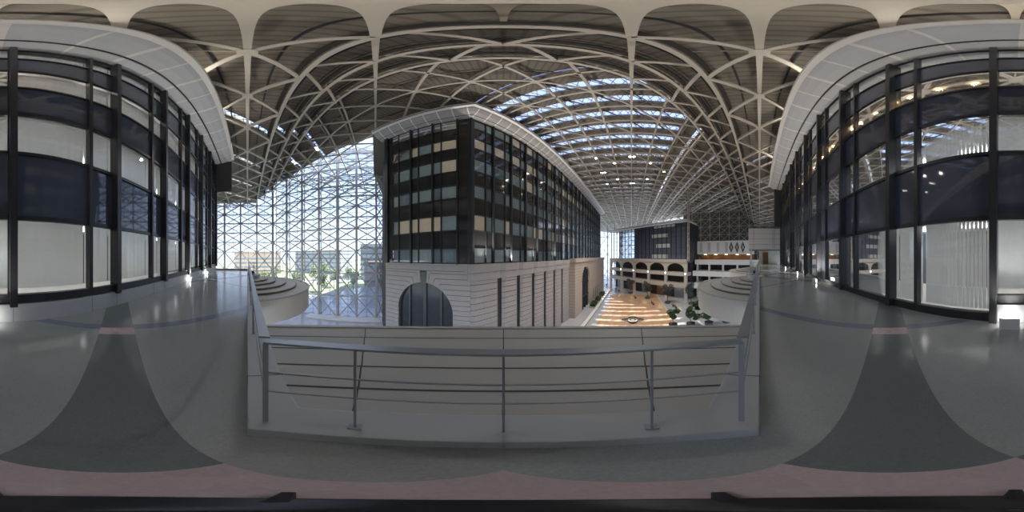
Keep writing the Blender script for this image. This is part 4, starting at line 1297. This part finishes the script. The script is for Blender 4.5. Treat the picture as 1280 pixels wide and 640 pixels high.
outbuild(-60, 62, R(45), 14, 10, 12, 'low warm building close behind the lattice near the stone base', 'outwarm')
k = 0
for (x, y, h) in ((-62, 30, 8), (-70, 22, 9), (-68, 40, 9), (-80, 34, 10), (-74, 8, 9), (-84, 14, 10), (-80, -4, 8), (-58, 44, 8), (-92, 48, 11), (-76, 54, 9)):
    tree(x, y, PLAZA - 0.2, h, h * 0.36, ['round sunny tree', 'taller sunny tree', 'pale green tree', 'wide green tree', 'small sunny tree'][k % 5] + (' on the lawn behind the lattice wall' if k < 5 else ' farther out beyond the lattice wall'),
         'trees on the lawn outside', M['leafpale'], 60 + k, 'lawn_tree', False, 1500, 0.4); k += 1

# ------------------------------------------------------------------ light
wd = bpy.data.worlds.new('sky'); scene.world = wd; wd.use_nodes = True
nt = wd.node_tree; nt.nodes.clear()
wo = nt.nodes.new('ShaderNodeOutputWorld'); bg = nt.nodes.new('ShaderNodeBackground')
tc = nt.nodes.new('ShaderNodeTexCoord'); sx = nt.nodes.new('ShaderNodeSeparateXYZ')
cr = nt.nodes.new('ShaderNodeValToRGB')
cr.color_ramp.elements[0].position = 0.0; cr.color_ramp.elements[0].color = (0.76, 0.86, 1.0, 1)
cr.color_ramp.elements[1].position = 0.75; cr.color_ramp.elements[1].color = (0.38, 0.51, 0.86, 1)
e = cr.color_ramp.elements.new(0.25); e.color = (0.58, 0.70, 0.95, 1)
nt.links.new(tc.outputs['Generated'], sx.inputs[0]); nt.links.new(sx.outputs['Z'], cr.inputs[0])
nt.links.new(cr.outputs[0], bg.inputs['Color']); nt.links.new(bg.outputs[0], wo.inputs[0])
bg.inputs['Strength'].default_value = 1.2

sun = bpy.data.lights.new('sun', 'SUN'); sun.energy = 6.0; sun.angle = R(0.8); sun.color = (1.0, 0.93, 0.82)
so = bpy.data.objects.new('sun', sun); COL.objects.link(so)
saz, sel = R(35), R(55)
sd = Vector((math.sin(saz) * math.cos(sel), math.cos(saz) * math.cos(sel), math.sin(sel)))
so.rotation_euler = sd.to_track_quat('Z', 'Y').to_euler()

def lamp(kind, loc, power, col=(1, 0.93, 0.84), size=0.3, aim=None, cone=120, blend=0.8):
    l = bpy.data.lights.new('lamp_light', kind); l.energy = power; l.color = col; l.shadow_soft_size = size
    if kind == 'SPOT': l.spot_size = R(cone); l.spot_blend = blend
    o = bpy.data.objects.new('lamp_light', l); COL.objects.link(o); o.location = loc
    if aim: o.rotation_euler = (Vector(loc) - Vector(aim)).to_track_quat('Z', 'Y').to_euler()
    return o
for (x, y, z) in spots:
    lamp('SPOT', (x, y, z - 0.15), 1500, size=0.3, aim=(x, y, 0), cone=130)
# uplights standing on the office block ledge light the roof
for t in (1.5, 6, 11, 18, 27):
    p = FBR(t, 0.35, 0.9); lamp('SPOT', p, 1300, size=0.15, aim=FBR(t, 6, 24), cone=110)
for x in (-14, -9.7, 9.2, 14, 20.5, 0.12):
    lamp('SPOT', (x, VA + 0.45, 0.3), 380 if abs(x) > 1 else 90, size=0.15, aim=(x, VA + 0.8, 14), cone=120)
for x in (-12, -6, 0, 6, 12, 20):  # fill spots added above the rear wing to brighten the roof
    lamp('SPOT', (x, VA + 1.5, 15.0), 200, size=0.3, aim=(x, 9, 22), cone=130)

# ------------------------------------------------------------------ view
scene.view_settings.view_transform = 'Standard'; scene.view_settings.look = 'None'
scene.view_settings.gamma = 1.0; scene.view_settings.use_curve_mapping = False
scene.view_settings.exposure = 1.22
c = scene.cycles
c.use_denoising = True
c.max_bounces = 10; c.diffuse_bounces = 5; c.glossy_bounces = 5; c.transparent_max_bounces = 24
c.caustics_reflective = False; c.caustics_refractive = False
c.sample_clamp_indirect = 6.0
